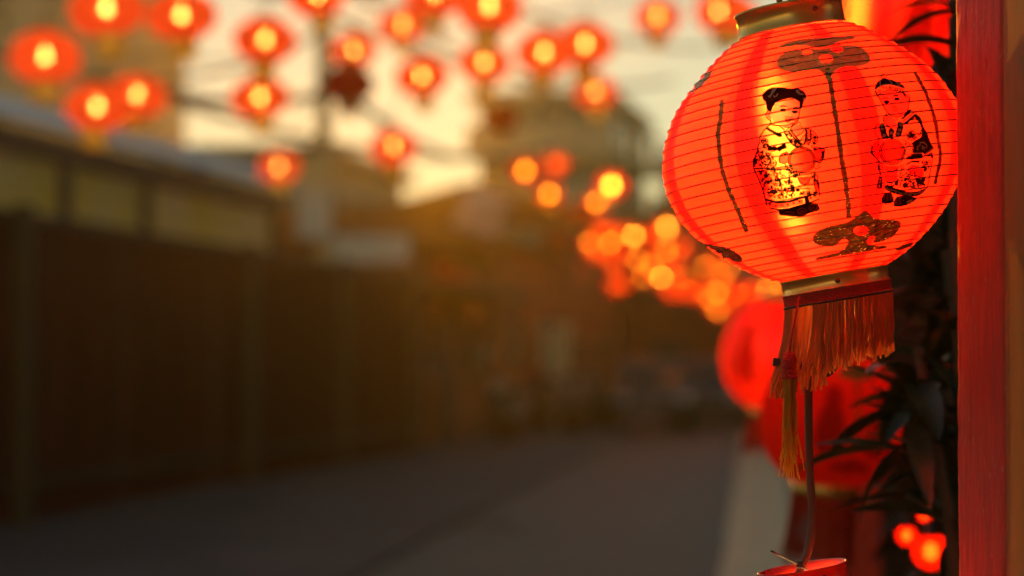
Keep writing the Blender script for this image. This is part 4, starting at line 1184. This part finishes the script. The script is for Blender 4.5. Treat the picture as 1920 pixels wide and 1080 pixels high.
for P in ([(298,740),(330,725),(375,740)], [(290,770),(330,765),(370,780)], [(290,800),(330,800),(360,815)]): ink.stroke(b1(P), 1.2)
ink.stroke(b1([(235,850),(180,890),(155,960),(190,1050),(230,1085)]), 1.3)
ink.stroke(b2(ell(372,248,148,148,28)), 1.5, True).stroke(b2(ell(372,248,168,170,28)), 1.5, True)
ink.fill([b2(ell(188,150,16,17))], 3).fill([b2(ell(555,145,16,17))], 3)
ink.stroke(b2([(215,100),(150,115),(110,170),(105,250),(150,330),(210,390)]), 1.4).stroke(b2([(60,160),(100,172),(88,260),(130,315),(180,350)]), 1.6).fill([b2([(90,200),(110,260),(150,320),(110,300),(85,255)])], 4)
ink.stroke(b2([(520,90),(600,140),(612,160),(560,190),(545,260),(580,300)]), 1.3).stroke(b2([(640,180),(650,260),(560,340)]), 1.3).stroke(b2([(150,390),(200,370),(190,410),(260,400)]), 1.5)
ink.stroke(b2([(190,410),(215,560)]), 2).stroke(b2([(178,440),(242,440),(240,480),(185,490)]), 1.6, True).fill([b2([(190,570),(245,575),(240,612),(190,610)])], 4).stroke(b2([(195,612),(165,735),(225,735),(238,612)]), 1.8).stroke(b2([(205,615),(185,730)]), 1.6).stroke(b2([(222,615),(208,730)]), 1.4)
ink.stroke(b2([(295,440),(300,500),(370,520),(440,480),(460,440)]), 1.5).stroke(b2([(300,540),(280,580),(300,650),(370,665),(440,605)]), 1.5).stroke(b2([(285,575),(380,580),(460,570)]), 1.4).fill([b2(ell(376,460,16,12))], 3)
ink.fill([b2([(395,665),(465,600),(450,700),(420,700)])], 4).stroke(b2([(480,430),(500,480),(470,580),(510,600),(470,720)]), 1.6).stroke(b2([(475,430),(520,430),(520,500)]), 1.4).fill([b2([(470,575),(515,575),(512,600),(472,600)])], 4)
ink.stroke(b2([(920,300),(905,400),(880,520),(855,680),(822,760)]), 1.3)
ink.scatter(b2([(760,370),(880,370),(850,500),(790,500)]), 28, 14, 2.0).scatter(b2([(840,290),(900,260),(910,310),(850,320)]), 10, 15, 1.8)
ink.scatter(b2([(510,540),(600,480),(640,560),(720,560),(820,600),(800,720),(700,740),(560,720)]), 85, 16, 2.0)
ink.fill([b2([(690,600),(760,610),(830,580),(800,640),(790,700),(740,680),(700,690)])], 4).fill([b2(ell(545,695,36,42))], 4).fill([b2(ell(672,530,16,16))], 3)
ink.scatter(b2([(265,690),(400,690),(400,730),(280,720)]), 18, 17, 1.8).stroke(b2([(560,420),(640,375),(740,370)]), 2).stroke(b2([(640,380),(740,385)]), 2.4)
ink.fill([smooth(b2([(258,700),(400,732),(560,782),(700,782),(832,720),(822,772),(720,842),(600,852),(450,822),(330,782),(265,752)]))], 4)
ink.fill([smooth(b2([(222,905),(240,840),(300,788),(370,800),(388,860),(392,920),(300,947),(230,932)]))], 4)
ink.fill([smooth(b2([(388,962),(420,850),(500,830),(700,858),(690,890),(600,950),(480,987),(400,977)]))], 4)
ink.build('ink_lines', 'ink', boy)
Print(.0013).fill([smooth(b1([(155,335),(168,262),(220,190),(270,155),(340,150),(420,172),(520,210),(600,255),(632,322),(520,282),(400,252),(300,257),(220,292),(168,350)]))], 4).build('cap', 'navyink', boy)
li = Print(.0019)
for P in ([(270,160),(240,200),(245,270)], [(330,155),(390,190),(430,245)], [(410,172),(500,222),(550,278)], [(160,345),(220,288),(300,254),(400,250),(520,280),(632,320)], [(592,792),(738,652)], [(632,828),(782,690)], [(800,705),(860,765),(900,850)]): li.stroke(b1(P), 1.3)
li.stroke(b2([(720,230),(700,210),(715,170),(740,165),(745,125),(790,125),(830,160),(830,190),(790,190),(775,165),(770,205),(800,215)]), 1.3).stroke(b2([(655,272),(772,266)]), 1.2).stroke(b2([(810,280),(925,180)]), 1.2).stroke(b2([(650,345),(780,330)]), 1.1).stroke(b2([(265,735),(400,770),(560,812),(700,808),(825,745)]), 0.9)
for x, y_ in ((290,735),(350,755),(420,785),(480,795),(545,800),(610,815),(670,812),(750,780)): li.stroke(b2([(x-16,y_-10),(x,y_+12),(x+16,y_-8)]), 1.2)
for x, y_ in ((265,880),(272,930),(300,1040),(540,950),(560,860),(515,1010),(415,1000)): li.stroke(b1(ell(x,y_,17,17,7)), 1.2, True)
li.stroke(b2([(560,915),(640,885)]), 1.2).stroke(b2([(570,930),(640,905)]), 1.0)
li.build('pale_lines', 'lightink', boy)
Print(.0010).fill([b2(ell(372,248,146,146,22))]).build('drum_print', 'redink', boy)
Print(.0010).fill([smooth(b2([(215,110),(150,118),(110,170),(105,250),(150,330),(205,370)]))]).build('fish_print', 'redink', boy)
Print(.0010).fill([b2([(290,440),(455,440),(440,600),(370,660),(300,650)])]).build('pot_print', 'redink', boy)
Print(.0010).fill([b2([(195,612),(165,735),(225,735),(238,612)])]).build('tassel_print', 'redink', boy)
Print(.0010).fill([smooth(b2([(590,470),(640,420),(740,440),(800,520),(790,590),(690,600),(610,560)]))]).build('flower', 'darkred', boy)
sh_ = Print(.0017)
for P in ([(242,882),(290,800),(365,812),(378,885),(300,912)], [(402,940),(425,862),(500,850),(542,890),(520,938),(460,952)]): sh_.fill([smooth(b2(P))], 4)
sh_.build('shoes', 'shoeink', boy)
ik2 = Print(.0021)
for P in ([(285,815),(275,900)], [(320,800),(330,910)], [(440,860),(450,945)]): ik2.stroke(b2(P), 1.3)
ik2.stroke(b2(ell(515,895,24,26,10)), 2.2, True).build('ink_lines', 'ink', boy)

# ---- fringe, tassel, cables
def strand(m_, p, L, rnd, w=.0011, sway=.006, dir_=None):
    n = 7; pts = []
    ph, am = rnd.uniform(0, 6.28), rnd.uniform(.2, 1) * sway
    dx, dy = rnd.uniform(-.10,.10), rnd.uniform(-.10,.10)
    if dir_: dx += dir_
    for i in range(n + 1):
        t = i / n
        pts.append(p + RIGHT*(dx*L*t*t + am*math.sin(ph + 5*t)*t) + Vector((0, dy*L*t*t + am*math.cos(ph + 4*t)*t, -L*t)))
    m_.tube(pts, w, 4, caps=False)
rnd = random.Random(5)
fr = MB()
for k in range(560):
    a = 2*math.pi*k/560 + rnd.uniform(-.02,.02)
    pw_ = MBIG @ Vector((100*PX*math.sin(a), -100*PX*math.cos(a), -289*PX))
    Lb = 118 if math.sin(a) > -.4 else 140
    drift = -.10 if math.sin(a) < -.5 else (-.06 if math.sin(a) > .5 else 0)
    if -1.15 < (a if a < math.pi else a - 2*math.pi) < -.62 and rnd.random() < .6: continue
    strand(fr, pw_, (Lb + rnd.uniform(-16, 14)) * PX * (1.0 - .10*math.sin(a)), rnd, rnd.uniform(.0010,.0018), .004, drift)
fr.v = [INV @ Vector(v_) for v_ in fr.v]
tag(fr.build('fringe', M['fringered'], big, True), kind='stuff')
TP = at(1480, 668, 2.80)
ts = empty('yellow_tassel', TP, 'thin yellow tassel with red wrapped head hanging below the lantern fringe', 'tassel')
MB().lathe([(.002,.006),(.007,.002),(.0085,-.004),(.0075,-.010),(.0085,-.012),(.0085,-.0135),(.0075,-.015),(.009,-.017),(.009,-.0185),(.0078,-.020),(.0095,-.024),(.0095,-.026),(.0005,-.0262)], 20, True, True).build('head', M['braid'], ts, True)
tm = MB()
for k in range(48):
    a = rnd.uniform(0, 6.28); rr = .0078*math.sqrt(rnd.random())
    strand(tm, Vector((rr*math.cos(a), rr*math.sin(a), -.024)), rnd.uniform(.085,.118), rnd, .0008, .004)
tag(tm.build('threads', M['fringeyellow'], ts, True), kind='stuff')
MB().tube([(0,0,.005),(.004,.002,.03),(.012,.004,.07)], .0012, 6).build('cord', M['braid'], ts, True)

D0 = 2.84
cab = MB().tube([at(1555,560,2.85), at(1540,610,2.85), at(1522,660,D0), at(1517,700,D0), at(1516,760,D0), at(1517,830,D0), at(1519,900,D0), at(1523,950,D0), at(1522,1000,D0), at(1513,1040,D0), at(1498,1075,D0), at(1490,1110,D0)], .0050, 10, flat=.85).build('hanging_cable', M['browncable'], None, True)
tag(cab, 'flat brown cable running from the fringe down to the lower lantern', 'cable')
hk = empty('lamp_holder', at(1545, 655, 2.86), 'black plastic holder with wire loop half hidden in the fringe', 'holder', rot=(0, R(8), R(YAW)))
MB().lathe([(.012,-.014),(.018,-.012),(.018,.012),(.013,.02),(.013,.03)], 20, True, True).build('body', M['black_rubber'], hk, True)
lp = [( -.001+.0125*math.cos(t), 0, -.020+.0125*math.sin(t)) for t in [math.pi*.12*i - .2 for i in range(-9, 10)]]
lp = [(.002+.0135*math.cos(R(q)), 0, -.018+.0125*math.sin(R(q))) for q in range(150, 400, 14)]
MB().tube(lp, .0028, 8).build('wire_loop', M['black_rubber'], hk, True)
MB().box((-.058,-.004,-.028),(-.012,.004,-.018)).build('arm', M['black_rubber'], hk)
for P, lb in (([at(1500,60,2.85), at(1480,38,2.84), at(1465,14,2.83), at(1455,-20,2.83)], 'left brown cable entering the brass ring from above'),
              ([at(1530,60,2.86), at(1494,34,2.86), at(1488,8,2.85), at(1492,-30,2.85)], 'right brown cable entering the brass ring from above')):
    tag(MB().tube(P, .0046, 10, flat=.55).build('hanging_cable', M['browncable'], None, True), lb, 'cable')
o = MB().tube([at(1478,-4,2.83), at(1487,3,2.835), at(1500,4,2.84), at(1512,-8,2.84)], .0022, 8).build('black_tie', M['black_rubber'], None, True)
tag(o, 'black tie wrapped round the two cables above the brass ring', 'cable tie')
o = empty('cable_tie', at(1500, 1058, 2.825), 'black cable tie with a long tail round the lower cable', 'cable tie')
b0 = Vector(o.location)
MB().tube([at(1446,1033,2.80)-b0, at(1470,1045,2.81)-b0, at(1498,1059,2.825)-b0, at(1512,1068,2.83)-b0], .0018, 6, flat=.6).build('strap', M['black_rubber'], o)
MB().box((-.004,-.004,-.004),(.004,.004,.004)).build('head', M['black_rubber'], o, bevel=.0008)

# lower lantern, only its brass ring in the picture
low_c = at(1541, 1281, 2.85)
RING_T = RING_T.copy(); RING_T.materials[0] = M['lacquer']
low, _ = near_lantern(low_c, 9.5, 'lower red lantern with only its top ring in view at the bottom', .82)

# ---- lanterns behind, along the right side
def uv_lathe(prof, n, mat, twist):
    m_ = MB().lathe(prof, n); me = m_.mesh('paper_shade', mat, True)
    uvl = me.uv_layers.new(name='UVMap')
    for p in me.polygons:
        ks = [divmod(v_, n) for v_ in p.vertices]
        wrap = max(k for _, k in ks) == n-1 and min(k for _, k in ks) == 0
        for li, (ring, k) in zip(p.loop_indices, ks):
            uvl.data[li].uv = (((k + n if (wrap and k == 0) else k))/n + 1 + twist/360, ring/(len(prof)-1))
    return me
def patch(o, a0, z0, outline, mat, name):
    # flat print wrapped round the shade; outline in (degrees, metres)
    n = 10; P = []
    for (x, z) in outline: P.append((x, z))
    m_ = MB(); aa = math.acos(.44)
    def pt(x, z):
        q = max(-1, min(1, (z0+z)/.18*math.sin(aa))); r = .21*math.sqrt(1-q*q)**.85 + .0022
        a = R(a0 + x); return (r*math.sin(a), -r*math.cos(a), z0+z)
    cx, cz = sum(p[0] for p in P)/len(P), sum(p[1] for p in P)/len(P)
    rings = [[(cx+(x-cx)*f, cz+(z-cz)*f) for x, z in P] for f in (1, .66, .33)]
    vs_ = [pt(x, z) for rg in rings for x, z in rg] + [pt(cx, cz)]
    k = len(P); fs = [(r_*k+i, r_*k+(i+1)%k, (r_+1)*k+(i+1)%k, (r_+1)*k+i) for r_ in (0,1) for i in range(k)] + [(2*k+i, 2*k+(i+1)%k, 3*k) for i in range(k)]
    return m_.add(vs_, fs).build(name, mat, o, True)
def mid_lantern(px, py, d, w, matp, bulb, label, twist=0.0, offs=(0,0,0), fl=.12, shape=None):
    c_ = at(px, py, d); D = w * d / F; s = D / .42
    o = empty('paper_lantern', c_, label, 'lantern')
    h = .36
    nk = .44
    link('paper_shade', uv_lathe(oblate(.21, h, nk, 24), 48, M[matp], twist), o)
    for k in range(1, 14):
        a0 = math.acos(nk); a = -a0 + 2*a0*k/14
        r, z = .21*math.cos(a)**.85, h/2*math.sin(a)/math.sin(a0)
        MB().lathe([(r+.0002,z-.001),(r+.0014,z),(r+.0002,z+.001)], 48).build('rib', M['ribwire'], o, True)
    for z, nm in ((h/2, 'top_ring'), (-h/2-.035, 'bottom_ring')):
        MB().lathe([(.092,z),(.097,z),(.097,z+.035),(.092,z+.035),(.092,z)], 32).build(nm, M['gold'], o, True)
    if bulb:
        MB().lathe([(.004,-.07),(.018,-.06),(.02,0),(.018,.06),(.004,.07)], 16, True, True).build('bulb', M[bulb], o, True).location = offs
    f = MB(); rn = random.Random(int(px))
    for k in range(90):
        a = 2*math.pi*k/90
        strand(f, Vector((.095*math.sin(a), -.095*math.cos(a), -h/2-.035)), fl*rn.uniform(.85,1.1), rn, .0022, .004)
    tag(f.build('fringe', M['fringedeep'], o, True), kind='stuff')
    MB().tube([(0,0,h/2+.01),(0,0,h/2+.2)], .004, 6).tube([(-.094,0,h/2+.02),(.094,0,h/2+.02)], .003, 6).build('hanging_cord', M['browncable'], o, True)
    o.scale = (s,)*3
    o.rotation_euler = (0, R(6), R(YAW))
    return o
M['fringedeep'] = thread('deep_red_thread', (.62,.02,.012))
M['bulb_mid'] = emit('mid_bulb_glow', (1.0,.70,.24), 90.0)
M['bulb_low'] = emit('low_bulb_glow', (1.0,.60,.20), 20.0)
FIG = [(-9,-.09),(9,-.09),(11,-.03),(9,.02),(6,.05),(7,.08),(3,.105),(-3,.105),(-7,.08),(-6,.05),(-10,.01),(-12,-.04)]
CLD = [(-22,0),(-16,.016),(-6,.02),(0,.035),(6,.02),(16,.018),(22,.004),(15,-.012),(5,-.008),(0,-.02),(-8,-.010),(-16,-.012)]
m1 = mid_lantern(1467, 668, 7.1, 232, 'paper', 'bulb_mid', 'round bright red lantern hanging behind the fringe, left of the dark one', 20, offs=(.085,-.02,.02))
patch(m1, -42, -.01, FIG, M['darkred'], 'figure_print'); patch(m1, -62, .0, [(-1,-.08),(1,-.08),(1,.09),(-1,.09)], M['goldfoil'], 'seam_strip')
m2_ = mid_lantern(1560, 790, 5.3, 272, 'papdeep', 'bulb_low', 'dark red lantern below the fringe behind the hanging brown cable', 0, offs=(0,0,.12), fl=.20)
patch(m2_, -8, .0, FIG, M['darkred'], 'figure_print'); patch(m2_, 12, .03, [(-1.5,-.06),(1.5,-.06),(1.5,.12),(-1.5,.12)], M['goldfoil'], 'seam_strip')
patch(m2_, 34, .0, FIG, M['darkred'], 'figure_print'); patch(m2_, 14, -.125, CLD, M['darkred'], 'cloud_print'); patch(m2_, 14, .14, CLD, M['goldfoil'], 'cloud_print')
m3_ = mid_lantern(1648, 30, 4.9, 320, 'paper', 'bulb_mid', 'bright orange lantern behind the brass ring, cut by the top edge', 10, offs=(-.05,-.02,.0))
patch(m3_, 20, -.03, FIG, M['darkred'], 'figure_print')
M['redlamp'] = emit('red_lamp_glow', (1.0,.42,.10), 26.0)
# small red lamps at the lower right
for px, py, r_, lb in ((1745,1034,.034,'largest glowing red lamp among the dark plants at lower right'), (1700,1004,.019,'small red lamp left of the largest glowing one'), (1784,1012,.013,'small red lamp right of the largest glowing one'), (1733,966,.012,'faint red lamp above the largest glowing one')):
    o = empty('red_lamp', at(px, py, 4.5), lb, 'lamp', 'small red lamps in the plants')
    MB().lathe([(r_*.5*math.cos(R(q))*2, r_*math.sin(R(q))) for q in range(-84, 70, 14)], 16, True).build('globe', M['papred'], o, True)
    MB().lathe([(.001,-r_*.5),(r_*.35,-r_*.25),(r_*.35,r_*.25),(.001,r_*.5)], 12).build('bulb', M['redlamp'], o, True)
    MB().lathe([(r_*.36,r_*1.0),(r_*.36,r_*1.7),(.001,r_*1.75)], 10).build('socket', M['black_rubber'], o, True)
    MB().tube([(0,0,r_*1.7),(.01,.01,.10)], .002, 5).build('cord', M['black_rubber'], o)

# ------------------------------------------------------------------ haze
def haze():
    m, nt, out = new_mat('haze_air')
    pv_ = N(nt, 'ShaderNodeVolumePrincipled', Density=HAZE_DENSITY, Anisotropy=HAZE_G)
    pv_.inputs['Color'].default_value = HAZE_COL
    nt.links.new(pv_.outputs[0], out.inputs['Volume'])
    o = MB().box((-60,-20,-1.2),(40,113,HAZE_TOP)).build('haze', m)
    tag(o, kind='stuff')
if HAZE_DENSITY > 0: haze()
